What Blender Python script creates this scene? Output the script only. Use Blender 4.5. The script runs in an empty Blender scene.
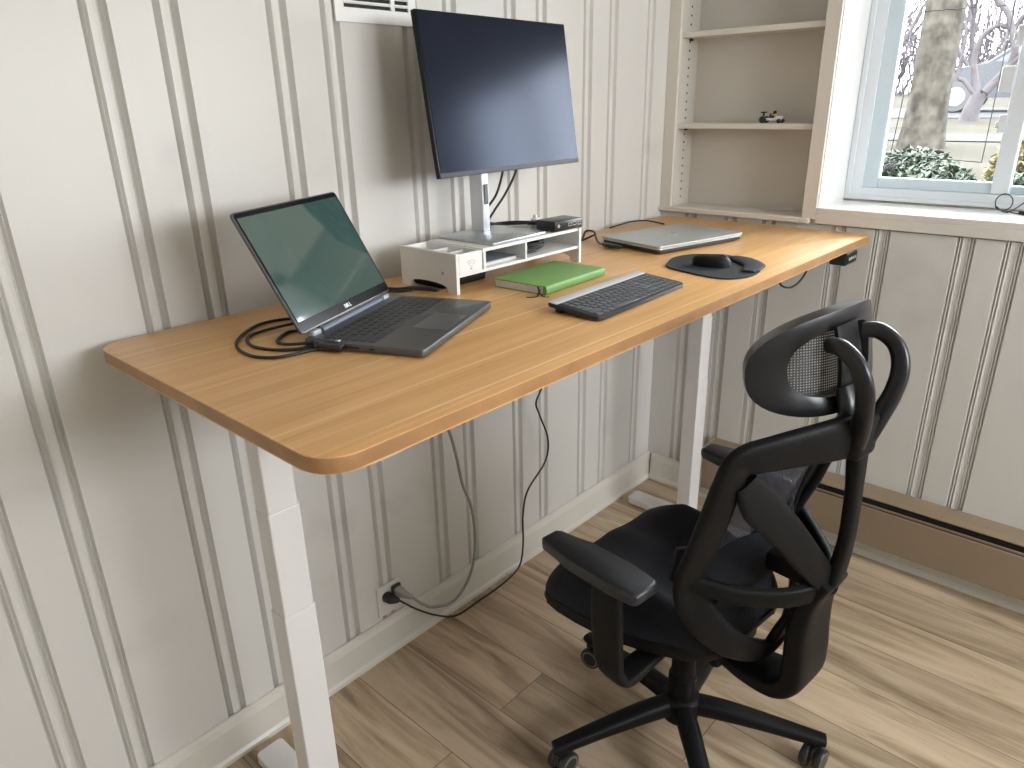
import bpy, bmesh, math, random
from mathutils import Vector, Matrix
PI = math.pi
R = math.radians
SC = bpy.context.scene
COL = SC.collection

# ------------------------------------------------------------------ materials
def mat(name, col, rough=.5, metal=0, bump=None, spec=.5, coat=0, noise=0, nscale=8, alpha=None, emit=None, sheen=0, tint=None):
    m = bpy.data.materials.new(name); m.use_nodes = True
    nt = m.node_tree; b = nt.nodes['Principled BSDF']
    b.inputs['Base Color'].default_value = (*col, 1)
    b.inputs['Roughness'].default_value = rough
    b.inputs['Metallic'].default_value = metal
    b.inputs['Specular IOR Level'].default_value = spec
    b.inputs['Coat Weight'].default_value = coat
    b.inputs['Sheen Weight'].default_value = sheen
    tc = nt.nodes.new('ShaderNodeTexCoord')
    if noise:
        n = nt.nodes.new('ShaderNodeTexNoise'); n.inputs['Scale'].default_value = nscale; n.inputs['Detail'].default_value = 4
        nt.links.new(tc.outputs['Object'], n.inputs['Vector'])
        cr = nt.nodes.new('ShaderNodeValToRGB')
        cr.color_ramp.elements[0].position = .3; cr.color_ramp.elements[1].position = .7
        cr.color_ramp.elements[0].color = (*[c*(1-noise) for c in col], 1)
        cr.color_ramp.elements[1].color = (*[min(1, c*(1+noise)) for c in col], 1)
        nt.links.new(n.outputs['Fac'], cr.inputs['Fac']); nt.links.new(cr.outputs['Color'], b.inputs['Base Color'])
    if bump:
        n2 = nt.nodes.new('ShaderNodeTexNoise'); n2.inputs['Scale'].default_value = bump[0]; n2.inputs['Detail'].default_value = 5
        nt.links.new(tc.outputs['Object'], n2.inputs['Vector'])
        bp = nt.nodes.new('ShaderNodeBump'); bp.inputs['Strength'].default_value = bump[1]; bp.inputs['Distance'].default_value = .002
        nt.links.new(n2.outputs['Fac'], bp.inputs['Height']); nt.links.new(bp.outputs['Normal'], b.inputs['Normal'])
    if tint: b.inputs['Specular Tint'].default_value = (*tint, 1)
    if emit:
        b.inputs['Emission Color'].default_value = (*emit[:3], 1); b.inputs['Emission Strength'].default_value = emit[3]
    return m

def mesh_cloth(name, col, n, thread=.6, rough=.6):
    """woven mesh fabric: a fine grid of threads with real holes between (alpha)"""
    m = mat(name, col, rough); nt = m.node_tree; b = nt.nodes['Principled BSDF']
    tc = nt.nodes.new('ShaderNodeTexCoord'); sp = nt.nodes.new('ShaderNodeSeparateXYZ')
    nt.links.new(tc.outputs['Object'], sp.inputs[0])
    outs = []
    for ax in ('X', 'Z'):
        mu = nt.nodes.new('ShaderNodeMath'); mu.operation = 'MULTIPLY'; mu.inputs[1].default_value = n
        fr = nt.nodes.new('ShaderNodeMath'); fr.operation = 'FRACT'
        lt = nt.nodes.new('ShaderNodeMath'); lt.operation = 'LESS_THAN'; lt.inputs[1].default_value = thread
        nt.links.new(sp.outputs[ax], mu.inputs[0]); nt.links.new(mu.outputs[0], fr.inputs[0]); nt.links.new(fr.outputs[0], lt.inputs[0])
        outs.append(lt)
    mx = nt.nodes.new('ShaderNodeMath'); mx.operation = 'MAXIMUM'
    nt.links.new(outs[0].outputs[0], mx.inputs[0]); nt.links.new(outs[1].outputs[0], mx.inputs[1])
    nt.links.new(mx.outputs[0], b.inputs['Alpha'])
    return m

def wood_desk():
    m = mat('oak_laminate', (.6, .3, .1), .34, spec=.45); nt = m.node_tree; b = nt.nodes['Principled BSDF']
    N = nt.nodes.new; Lk = nt.links.new
    tc = N('ShaderNodeTexCoord')
    def nz(sx, sy, scale, det=4, off=0):
        mp = N('ShaderNodeMapping'); mp.inputs['Scale'].default_value = (sx, sy, sy); mp.inputs['Location'].default_value = (off, off, 0)
        Lk(tc.outputs['Object'], mp.inputs['Vector'])
        n = N('ShaderNodeTexNoise'); n.inputs['Scale'].default_value = scale; n.inputs['Detail'].default_value = det
        Lk(mp.outputs['Vector'], n.inputs['Vector']); return n
    a = nz(.9, 26, 1.6, 5); c = nz(2.5, 90, 2.2, 3, 3.1)
    r1 = N('ShaderNodeValToRGB'); e = r1.color_ramp.elements
    e[0].position = .25; e[0].color = (.62, .335, .128, 1); e[1].position = .78; e[1].color = (.77, .475, .215, 1)
    e.new(.5).color = (.70, .405, .168, 1)
    Lk(a.outputs['Fac'], r1.inputs['Fac'])
    r2 = N('ShaderNodeValToRGB'); r2.color_ramp.elements[0].position = .35; r2.color_ramp.elements[1].position = .65
    r2.color_ramp.elements[0].color = (.93, .92, .90, 1); r2.color_ramp.elements[1].color = (1.03, 1.03, 1.03, 1)
    Lk(c.outputs['Fac'], r2.inputs['Fac'])
    mx = N('ShaderNodeMix'); mx.data_type = 'RGBA'; mx.blend_type = 'MULTIPLY'; mx.inputs['Factor'].default_value = 1
    Lk(r1.outputs['Color'], mx.inputs['A']); Lk(r2.outputs['Color'], mx.inputs['B'])
    # pale straight stave lines running the length of the top
    sp = N('ShaderNodeSeparateXYZ'); Lk(tc.outputs['Object'], sp.inputs[0])
    wn = nz(.6, .6, 1.0, 2, 7)
    ad = N('ShaderNodeMath'); ad.operation = 'MULTIPLY_ADD'; ad.inputs[1].default_value = .006
    Lk(wn.outputs['Fac'], ad.inputs[0]); Lk(sp.outputs['Y'], ad.inputs[2])
    tot = None
    for y0, w in ((.262, .0022), (.168, .0026), (.020, .0020), (-.108, .0032), (-.245, .0024), (-.335, .003)):
        s = N('ShaderNodeMath'); s.operation = 'SUBTRACT'; s.inputs[1].default_value = y0; Lk(ad.outputs[0], s.inputs[0])
        ab = N('ShaderNodeMath'); ab.operation = 'ABSOLUTE'; Lk(s.outputs[0], ab.inputs[0])
        mr = N('ShaderNodeMapRange'); mr.inputs['From Min'].default_value = w*.4; mr.inputs['From Max'].default_value = w*1.5
        mr.inputs['To Min'].default_value = 1; mr.inputs['To Max'].default_value = 0
        Lk(ab.outputs[0], mr.inputs['Value'])
        if tot is None: tot = mr.outputs[0]
        else:
            mm = N('ShaderNodeMath'); mm.operation = 'MAXIMUM'; Lk(tot, mm.inputs[0]); Lk(mr.outputs[0], mm.inputs[1]); tot = mm.outputs[0]
    fa = nz(1.6, 1.6, 1.4, 2, 11)
    r3 = N('ShaderNodeMapRange'); r3.inputs['From Min'].default_value = .4; r3.inputs['From Max'].default_value = .6; r3.inputs['To Min'].default_value = .25; r3.inputs['To Max'].default_value = .8
    Lk(fa.outputs['Fac'], r3.inputs['Value'])
    ml = N('ShaderNodeMath'); ml.operation = 'MULTIPLY'; Lk(tot, ml.inputs[0]); Lk(r3.outputs[0], ml.inputs[1])
    m2 = N('ShaderNodeMix'); m2.data_type = 'RGBA'; Lk(ml.outputs[0], m2.inputs['Factor']); Lk(mx.outputs['Result'], m2.inputs['A'])
    m2.inputs['B'].default_value = (.88, .62, .34, 1)
    Lk(m2.outputs['Result'], b.inputs['Base Color'])
    return m

def floor_mat():
    m = mat('vinyl_planks', (.4, .3, .2), .42, spec=.4); nt = m.node_tree; b = nt.nodes['Principled BSDF']
    N = nt.nodes.new; Lk = nt.links.new
    tc = N('ShaderNodeTexCoord')
    mp = N('ShaderNodeMapping'); mp.inputs['Rotation'].default_value = (0, 0, R(90)); mp.inputs['Location'].default_value = (.35, .07, 0)
    Lk(tc.outputs['Object'], mp.inputs['Vector'])
    br = N('ShaderNodeTexBrick'); br.offset = .37; br.inputs['Scale'].default_value = 1
    br.inputs['Brick Width'].default_value = 1.22; br.inputs['Row Height'].default_value = .18
    br.inputs['Mortar Size'].default_value = .0012; br.inputs['Mortar Smooth'].default_value = .3
    br.inputs['Color1'].default_value = (.0, .0, .0, 1); br.inputs['Color2'].default_value = (1, 1, 1, 1); br.inputs['Mortar'].default_value = (.5, .5, .5, 1)
    Lk(mp.outputs['Vector'], br.inputs['Vector'])
    # grain, stretched along the plank and shifted from plank to plank
    sc = N('ShaderNodeVectorMath'); sc.operation = 'MULTIPLY_ADD'
    sc.inputs[1].default_value = (7, 7, 7); Lk(br.outputs['Color'], sc.inputs[0]); Lk(mp.outputs['Vector'], sc.inputs[2])
    m2 = N('ShaderNodeMapping'); m2.inputs['Scale'].default_value = (1.1, 10, 10); Lk(sc.outputs[0], m2.inputs['Vector'])
    n1 = N('ShaderNodeTexNoise'); n1.inputs['Scale'].default_value = 1.5; n1.inputs['Detail'].default_value = 7; n1.inputs['Distortion'].default_value = .9
    n1.inputs['Roughness'].default_value = .62
    Lk(m2.outputs[0], n1.inputs['Vector'])
    r = N('ShaderNodeValToRGB'); e = r.color_ramp.elements
    e[0].position = .27; e[0].color = (.19, .125, .075, 1); e[1].position = .72; e[1].color = (.62, .49, .35, 1)
    e.new(.40).color = (.34, .25, .162, 1); e.new(.54).color = (.51, .392, .27, 1)
    Lk(n1.outputs['Fac'], r.inputs['Fac'])
    tone = N('ShaderNodeMapRange'); tone.inputs['To Min'].default_value = .86; tone.inputs['To Max'].default_value = 1.12
    Lk(br.outputs['Color'], tone.inputs['Value'])
    mx = N('ShaderNodeVectorMath'); mx.operation = 'SCALE'; Lk(r.outputs['Color'], mx.inputs[0]); Lk(tone.outputs[0], mx.inputs['Scale'])
    mo = N('ShaderNodeMix'); mo.data_type = 'RGBA'; Lk(br.outputs['Fac'], mo.inputs['Factor']); Lk(mx.outputs[0], mo.inputs['A'])
    mo.inputs['B'].default_value = (.12, .085, .06, 1)
    Lk(mo.outputs['Result'], b.inputs['Base Color'])
    bp = N('ShaderNodeBump'); bp.inputs['Strength'].default_value = .12; bp.inputs['Distance'].default_value = .001
    Lk(n1.outputs['Fac'], bp.inputs['Height']); Lk(bp.outputs['Normal'], b.inputs['Normal'])
    return m

def panel_mat():
    """painted wainscot with a few faint scuffs"""
    m = mat('painted_panelling', (.62, .60, .555), .42, spec=.4); nt = m.node_tree; b = nt.nodes['Principled BSDF']
    N = nt.nodes.new; Lk = nt.links.new
    tc = N('ShaderNodeTexCoord')
    n = N('ShaderNodeTexNoise'); n.inputs['Scale'].default_value = 3.2; n.inputs['Detail'].default_value = 3
    Lk(tc.outputs['Object'], n.inputs['Vector'])
    r = N('ShaderNodeValToRGB'); e = r.color_ramp.elements
    e[0].position = .24; e[0].color = (.555, .54, .51, 1); e[1].position = .40; e[1].color = (.645, .63, .595, 1)
    Lk(n.outputs['Fac'], r.inputs['Fac'])
    v = N('ShaderNodeTexVoronoi'); v.inputs['Scale'].default_value = 2.1; Lk(tc.outputs['Object'], v.inputs['Vector'])
    r2 = N('ShaderNodeValToRGB'); e = r2.color_ramp.elements
    e[0].position = .02; e[0].color = (.72, .71, .69, 1); e[1].position = .085; e[1].color = (1, 1, 1, 1)
    Lk(v.outputs['Distance'], r2.inputs['Fac'])
    mx = N('ShaderNodeMix'); mx.data_type = 'RGBA'; mx.blend_type = 'MULTIPLY'; mx.inputs['Factor'].default_value = .6
    Lk(r.outputs['Color'], mx.inputs['A']); Lk(r2.outputs['Color'], mx.inputs['B']); Lk(mx.outputs['Result'], b.inputs['Base Color'])
    return m

M = dict(
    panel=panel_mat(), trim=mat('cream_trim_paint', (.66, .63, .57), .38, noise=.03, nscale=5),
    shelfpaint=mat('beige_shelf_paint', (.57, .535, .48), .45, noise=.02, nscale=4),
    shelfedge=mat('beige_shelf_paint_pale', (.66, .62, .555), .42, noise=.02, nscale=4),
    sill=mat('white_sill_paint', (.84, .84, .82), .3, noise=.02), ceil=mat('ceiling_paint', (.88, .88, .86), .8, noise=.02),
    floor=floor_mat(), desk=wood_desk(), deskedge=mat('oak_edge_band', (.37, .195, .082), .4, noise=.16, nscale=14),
    white=mat('white_powder_coat', (.70, .69, .67), .38, noise=.01), riser=mat('white_board', (.73, .72, .70), .5, noise=.02),
    vinyl=mat('white_window_vinyl', (.74, .78, .82), .3, noise=.01), bluev=mat('pale_blue_vinyl', (.60, .70, .76), .3, noise=.01),
    caulk=mat('dirty_caulk', (.30, .26, .22), .8, noise=.3, nscale=60), glass=None,
    heater=mat('tan_enamel', (.285, .215, .148), .38, spec=.4, noise=.05, nscale=3), dark=mat('dark_recess', (.012, .011, .01), .7, noise=.2),
    blk=mat('black_nylon', (.0055, .0055, .006), .5, spec=.2, bump=(350, .15), noise=.08), blks=mat('satin_black_plastic', (.011, .012, .014), .30, noise=.05),
    cloth=mat('navy_black_fabric', (.006, .007, .013), .9, bump=(260, .5), noise=.15, nscale=40, sheen=.02),
    armp=mat('soft_black_urethane', (.020, .022, .026), .38, noise=.05, bump=(500, .08)),
    rub=mat('caster_rubber', (.02, .02, .02), .35, noise=.05), rim=mat('grey_caster_rim', (.22, .22, .22), .4, noise=.03),
    lgrey=mat('graphite_aluminium', (.115, .118, .122), .38, metal=.6, noise=.02, nscale=40), key=mat('charcoal_keycap', (.030, .031, .034), .5, noise=.05),
    keyb=mat('grey_keycap', (.085, .092, .105), .45, noise=.04), kbody=mat('dark_keyboard_body', (.022, .023, .027), .45, noise=.05),
    ktray=mat('pale_grey_tray', (.56, .56, .58), .4, noise=.02), silver=mat('brushed_silver', (.60, .62, .65), .3, metal=.8, noise=.03, nscale=30),
    silv2=mat('silver_lid', (.50, .53, .53), .34, metal=.55, noise=.02), pole=mat('silver_stand', (.56, .58, .61), .33, metal=.75, noise=.02),
    hinge=mat('blue_grey_hinge', (.16, .18, .24), .5, metal=.3, noise=.03), logo=mat('logo_silver', (.75, .77, .78), .3, metal=.7, noise=.02),
    bezel=mat('gloss_black_bezel', (.006, .007, .008), .22, spec=.2, noise=.05), screen=mat('greenish_reflection_screen', (.042, .085, .078), .08, spec=1.0, coat=1, noise=.05),
    mscreen=mat('matte_monitor_screen', (.009, .011, .020), .20, spec=.19, tint=(.50, .64, 1.0), noise=.05), book=mat('green_leatherette', (.165, .33, .090), .5, bump=(300, .3), noise=.06, nscale=12),
    paper=mat('page_edges', (.62, .58, .56), .8, noise=.08, nscale=200), cord=mat('black_cord', (.012, .012, .012), .45, noise=.1),
    gcord=mat('grey_cord', (.30, .30, .27), .5, noise=.05), pad=mat('black_mouse_pad', (.012, .014, .020), .75, noise=.1, bump=(600, .3)),
    port=mat('port_metal', (.55, .55, .53), .3, metal=.7, noise=.05), yellow=mat('yellow_plastic', (.7, .38, .05), .4, noise=.05),
    wht=mat('white_plastic', (.8, .8, .78), .35, noise=.02), pgrey=mat('grey_paper', (.22, .24, .26), .7, noise=.15),
    mark=mat('pale_grey_print', (.36, .37, .38), .5, noise=.02),
    bark=mat('mossy_bark', (.038, .034, .028), .9, spec=.1, noise=.55, nscale=9, bump=(14, 1)), bark2=mat('grey_bark', (.040, .034, .037), .9, noise=.25, nscale=6),
    leafg=mat('green_leaves', (.028, .042, .023), .6, noise=.35, nscale=6), leafy=mat('yellow_leaves', (.085, .073, .020), .6, noise=.3, nscale=6),
    lawn=mat('winter_lawn', (.034, .031, .024), .95, spec=.05, noise=.2, nscale=1.2), road=mat('pale_asphalt', (.043, .043, .046), .9, spec=.05, noise=.08, nscale=1),
    car=mat('silver_car_paint', (.030, .031, .036), .5, spec=.2, noise=.02), carglass=mat('dark_car_glass', (.03, .035, .045), .08, noise=.05),
    house=mat('pale_siding', (.38, .33, .33), .8, noise=.04), roofm=mat('grey_shingles', (.16, .15, .16), .9, noise=.2, nscale=4),
)
def glass_mat():
    m = bpy.data.materials.new('window_glass'); m.use_nodes = True; nt = m.node_tree; nt.nodes.clear()
    o = nt.nodes.new('ShaderNodeOutputMaterial'); t = nt.nodes.new('ShaderNodeBsdfTransparent'); g = nt.nodes.new('ShaderNodeBsdfGlossy')
    t.inputs[0].default_value = (.97, .98, .98, 1); g.inputs['Roughness'].default_value = .02
    fr = nt.nodes.new('ShaderNodeFresnel'); fr.inputs[0].default_value = 1.35
    mx = nt.nodes.new('ShaderNodeMixShader')
    nt.links.new(fr.outputs[0], mx.inputs[0]); nt.links.new(t.outputs[0], mx.inputs[1]); nt.links.new(g.outputs[0], mx.inputs[2]); nt.links.new(mx.outputs[0], o.inputs[0])
    return m
M['glass'] = glass_mat()
M['backmesh'] = mesh_cloth('blue_black_back_mesh', (.03, .033, .05), 230, .62)
M['headmesh'] = mesh_cloth('grey_headrest_mesh', (.060, .062, .066), 200, .55)

# ------------------------------------------------------------------ helpers
def link(name, bm, m, parent=None, smooth=False, angle=35):
    me = bpy.data.meshes.new(name)
    bmesh.ops.recalc_face_normals(bm, faces=bm.faces)
    bm.to_mesh(me); bm.free()
    if smooth:
        for p in me.polygons: p.use_smooth = True
        try: me.set_sharp_from_angle(angle=R(angle))
        except Exception: pass
    mm = m if isinstance(m, (list, tuple)) else [m]
    for k in mm: me.materials.append(k)
    o = bpy.data.objects.new(name, me); COL.objects.link(o)
    if parent is not None: o.parent = parent
    return o
def tag(o, label, cat, group=None):
    o['label'] = label; o['category'] = cat
    if group: o['group'] = group
    return o
def struct(o): o['kind'] = 'structure'; return o
def empty(name, loc, rz=0):
    o = bpy.data.objects.new(name, None); COL.objects.link(o); o.location = loc; o.rotation_euler = (0, 0, rz); o.empty_display_size = .05
    return o
def box(bm, c, s, bev=0, rot=None, seg=2, midx=0):
    r = bmesh.ops.create_cube(bm, size=1)
    vs = r['verts']
    bmesh.ops.scale(bm, vec=s, verts=vs)
    fs = list({f for v in vs for f in v.link_faces})
    if bev:
        es = list({e for v in vs for e in v.link_edges})
        q = bmesh.ops.bevel(bm, geom=es, offset=bev, segments=seg, affect='EDGES', profile=.5)
        vs = list({v for f in q['faces'] for v in f.verts} | {v for v in vs if v.is_valid})
        fs = list({f for v in vs for f in v.link_faces})
    if rot is not None: bmesh.ops.rotate(bm, cent=(0, 0, 0), matrix=rot, verts=vs)
    bmesh.ops.translate(bm, vec=c, verts=vs)
    for f in fs: f.material_index = midx
    return vs
def boxlim(bm, x0, x1, y0, y1, z0, z1, bev=0, **k):
    return box(bm, ((x0+x1)/2, (y0+y1)/2, (z0+z1)/2), (abs(x1-x0), abs(y1-y0), abs(z1-z0)), bev, **k)
def newbox(name, lim, m, parent=None, bev=.002):
    bm = bmesh.new(); boxlim(bm, *lim, bev=bev); return link(name, bm, m, parent)
def cr(pts, n=8, closed=False):
    P = [Vector(q) for q in pts]; out = []
    N = len(P)
    for i in range(N if closed else N-1):
        if closed: a, b, c, d = P[(i-1) % N], P[i], P[(i+1) % N], P[(i+2) % N]
        else: a, b, c, d = P[max(i-1, 0)], P[i], P[i+1], P[min(i+2, N-1)]
        for k in range(n):
            t = k/n
            out.append(.5*((2*b)+(c-a)*t+(2*a-5*b+4*c-d)*t*t+(3*b-a-3*c+d)*t**3))
    if not closed: out.append(P[-1].copy())
    return out
def lerp(L, t):
    if not isinstance(L, (list, tuple)): return L
    x = t*(len(L)-1); i = min(int(x), len(L)-2); return L[i]*(1-(x-i))+L[i+1]*(x-i)
def sweep(bm, pts, w, h, up=(0, 0, 1), n=8, sec=16, pw=3.2, closed=False, caps=True, raw=False):
    """sweep a rounded-rectangle section; w = size across (tangent x up), h = size along up"""
    P = [Vector(q) for q in pts] if raw else cr(pts, n, closed)
    N = len(P); rings = []; upl = up if isinstance(up, list) else None
    for i, q in enumerate(P):
        if closed: t = P[(i+1) % N]-P[(i-1) % N]
        else: t = P[min(i+1, N-1)]-P[max(i-1, 0)]
        t.normalize(); f = i/(N-1)
        if upl:
            x = f*(len(upl)-1); k = min(int(x), len(upl)-2); u0 = Vector(upl[k]).lerp(Vector(upl[k+1]), x-k)
        else: u0 = Vector(up)
        s = t.cross(u0)
        if s.length < 1e-5: s = t.cross(Vector((1, 0, .01)))
        s.normalize(); u = s.cross(t).normalized()
        ww = lerp(w, f)/2; hh = lerp(h, f)/2; ring = []
        for k in range(sec):
            a = 2*PI*(k+.5)/sec; ca, sa = math.cos(a), math.sin(a)
            x = math.copysign(abs(ca)**(2/pw), ca)*ww; y = math.copysign(abs(sa)**(2/pw), sa)*hh
            ring.append(bm.verts.new(q+s*x+u*y))
        rings.append(ring)
    for i in range(N if closed else N-1):
        a, b = rings[i], rings[(i+1) % N]
        for k in range(sec): bm.faces.new((a[k], a[(k+1) % sec], b[(k+1) % sec], b[k]))
    if caps and not closed:
        bm.faces.new(rings[0][::-1]); bm.faces.new(rings[-1])
def tube(bm, pts, r, n=8, sec=8, closed=False): sweep(bm, pts, 2*r, 2*r, up=(.13, .21, .97), n=n, sec=sec, pw=2, closed=closed)
def lathe(bm, prof, n=24, mtx=None):
    rings = []
    for (r, z) in prof:
        rings.append([bm.verts.new(Vector((r*math.cos(2*PI*k/n), r*math.sin(2*PI*k/n), z))) for k in range(n)])
    for a, b in zip(rings, rings[1:]):
        for k in range(n): bm.faces.new((a[k], a[(k+1) % n], b[(k+1) % n], b[k]))
    bm.faces.new(rings[0][::-1]); bm.faces.new(rings[-1])
    if mtx is not None: bmesh.ops.transform(bm, matrix=mtx, verts=[v for q in rings for v in q])
def rrect(x0, x1, y0, y1, r, n=6):
    out = []
    rr = r if isinstance(r, (list, tuple)) else [r]*4
    for (cx, cy, a0, q) in ((x1, y1, 0, rr[0]), (x0, y1, 90, rr[1]), (x0, y0, 180, rr[2]), (x1, y0, 270, rr[3])):
        sx = -1 if cx == x1 else 1; sy = -1 if cy == y1 else 1
        for k in range(n+1):
            a = R(a0+90*k/n); out.append((cx+sx*q+q*math.cos(a), cy+sy*q+q*math.sin(a)))
    return out
def prism(bm, poly, z0, z1, bev=0, mtx=None, seg=2, topmat=0, sidemat=0):
    a = [bm.verts.new((x, y, z0)) for x, y in poly]; b = [bm.verts.new((x, y, z1)) for x, y in poly]
    n = len(poly); top = bm.faces.new(b); bot = bm.faces.new(a[::-1]); sides = [bm.faces.new((a[k], a[(k+1) % n], b[(k+1) % n], b[k])) for k in range(n)]
    top.material_index = topmat; bot.material_index = sidemat
    for s in sides: s.material_index = sidemat
    vs = a+b
    if bev:
        es = list(top.edges)+list(bot.edges)
        q = bmesh.ops.bevel(bm, geom=es, offset=bev, segments=seg, affect='EDGES', profile=.5)
        vs = list({v for f in q['faces'] for v in f.verts} | {v for v in vs if v.is_valid})
    if mtx is not None: bmesh.ops.transform(bm, matrix=mtx, verts=vs)
    return vs
def cable(name, pts, r, m, parent=None, n=8):
    bm = bmesh.new(); tube(bm, pts, r, n); return link(name, bm, m, parent, True, 60)

# ------------------------------------------------------------------ camera (solved from the desk, the floor line and the panelling)
CP = (-0.41762, -1.46828, 1.53043); YAW, PIT, ROL, FPX = 0.743518, -0.371851, -0.020930, 720.38
fw = Vector((math.cos(YAW)*math.cos(PIT), math.sin(YAW)*math.cos(PIT), math.sin(PIT)))
r0 = fw.cross(Vector((0, 0, 1))).normalized(); u0 = r0.cross(fw)
rv = r0*math.cos(ROL)+u0*math.sin(ROL); uv = -r0*math.sin(ROL)+u0*math.cos(ROL)
cam = bpy.data.cameras.new('camera'); camo = bpy.data.objects.new('camera', cam); COL.objects.link(camo)
cam.sensor_width = 36; cam.lens = FPX/1024*36; cam.clip_start = .02; cam.clip_end = 300
camo.matrix_world = Matrix(((rv.x, uv.x, -fw.x, CP[0]), (rv.y, uv.y, -fw.y, CP[1]), (rv.z, uv.z, -fw.z, CP[2]), (0, 0, 0, 1)))
SC.camera = camo

# ------------------------------------------------------------------ room
XW = 2.04; BX = -2.3; FY = -3.6; CZ = 2.35; WO = 2.36   # right wall face, wall behind, wall facing, ceiling, outer face of right wall
struct(newbox('floor', (BX-.1, XW+.05, FY-.1, .1, -.1, 0), M['floor'], bev=0))
struct(newbox('ceiling', (BX-.1, WO, FY-.1, .1, CZ, CZ+.1), M['ceil'], bev=0))
PROF = [(0, 0), (.0040, .0095), (.0078, .0008), (.0115, .0090), (.0155, .0020), (.019, .0036), (.026, .0042), (.032, .0032), (.0335, .0018), (.0375, .0090), (.0412, .0008), (.0450, .0095), (.049, 0)]
def panel_wall(bm, starts, lo, hi, z0, z1, face, flip):
    """board wall: profile runs lo..hi, grooves cut away from the room; face(u, d) -> (x, y)"""
    pts = [(lo, 0)]
    for s in sorted(starts):
        if s > lo and s+.049 < hi: pts += [(s+u, d) for u, d in PROF]
    pts.append((hi, 0)); pts += [(hi, .06), (lo, .06)]
    poly = [face(u, d) for u, d in pts]
    prism(bm, poly, z0, z1)
# left wall (y = 0)
bm = bmesh.new()
st = [.107+.3565*k for k in range(-7, 6)]+[.2345+.3585*k for k in range(-7, 6)]
panel_wall(bm, st, BX, XW, 0, CZ, lambda u, d: (u, d), False)
struct(link('wall_left', bm, M['panel']))
# right wall: boards below the sill line, opening for the built-in shelves, deep window openings
bm = bmesh.new()
st = [.104, .262, .4035, .6385, .772, 1.003, 1.124]+[1.36+.361*k for k in range(6)]+[1.482+.361*k for k in range(6)]
panel_wall(bm, st, 0, -FY, 0, 1.137, lambda u, d: (XW+d, -u), False)
link_r = struct(link('wall_right', bm, M['panel']))
W1 = (-1.52, -.587, 1.19, 1.98); W2 = (.1, 1.97, 1.45, 2.25)        # openings y0,y1,z0,z1
bm = bmesh.new()
boxlim(bm, XW+.06, WO, FY, 0, -.1, 1.137)                                # core behind the boards
boxlim(bm, XW, WO, FY, W1[0], 1.137, CZ); boxlim(bm, XW, WO, W1[0], -.0, W1[3], CZ)
boxlim(bm, XW+.01, WO, W1[0], W1[1], 1.13, 1.165)
boxlim(bm, XW+.130, WO, W1[1], 0, 1.137, W1[3])                       # wall behind the shelf niche
boxlim(bm, XW+.001, XW+.130, W1[1]+.0005, -.552, 1.137, W1[3])                  # pier between shelves and window
o = struct(link('wall_right', bm, M['trim']))
bm = bmesh.new()
boxlim(bm, BX-.1, W2[0], FY-.1, FY, 0, CZ); boxlim(bm, W2[1], WO, FY-.1, FY, 0, CZ)
boxlim(bm, W2[0], W2[1], FY-.1, FY, 0, W2[2]); boxlim(bm, W2[0], W2[1], FY-.1, FY, W2[3], CZ)
struct(link('wall_front', bm, M['ceil']))
# wall behind the camera
struct(newbox('wall_back', (BX-.1, BX, FY, 0, 0, CZ), M['ceil'], bev=0))
# baseboards
def baseprof(t, h): return [(0, 0), (t, 0), (t, .012), (t-.006, .02), (t-.009, h-.02), (t-.014, h-.006), (.006, h), (0, h)]
bm = bmesh.new(); pr = baseprof(.028, .114)
a = [bm.verts.new((BX, -d, z)) for d, z in pr]; b = [bm.verts.new((XW-.0, -d, z)) for d, z in pr]
for k in range(len(pr)): bm.faces.new((a[k], a[(k+1) % len(pr)], b[(k+1) % len(pr)], b[k]))
bm.faces.new(a); bm.faces.new(b[::-1])
struct(link('baseboard_left', bm, M['trim']))
bm = bmesh.new()
a = [bm.verts.new((XW-d, -.028+.0, z)) for d, z in pr]; b = [bm.verts.new((XW-d, FY, z)) for d, z in pr]
for k in range(len(pr)): bm.faces.new((a[k], a[(k+1) % len(pr)], b[(k+1) % len(pr)], b[k]))
bm.faces.new(a); bm.faces.new(b[::-1])
struct(link('baseboard_right', bm, M['trim']))
# sill board and apron
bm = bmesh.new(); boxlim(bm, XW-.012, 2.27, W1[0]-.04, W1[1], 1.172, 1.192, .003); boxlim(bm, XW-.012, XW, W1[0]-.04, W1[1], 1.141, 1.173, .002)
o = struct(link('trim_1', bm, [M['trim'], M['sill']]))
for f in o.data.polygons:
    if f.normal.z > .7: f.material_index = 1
# white plastered reveal of the window opening
bm = bmesh.new(); boxlim(bm, XW-.001, 2.30, W1[1]-.004, W1[1]+.0004, 1.192, W1[3]); boxlim(bm, XW-.001, 2.30, W1[0]-.0, W1[0]+.004, 1.192, W1[3]); boxlim(bm, XW-.001, 2.30, W1[0], W1[1], W1[3]-.004, W1[3])
struct(link('trim_2', bm, M['sill']))
# caulk line at the back of the sill
struct(newbox('trim_3', (2.262, 2.2705, W1[0], W1[1]-.005, 1.1925, 1.1975), M['caulk'], bev=.001))

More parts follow.
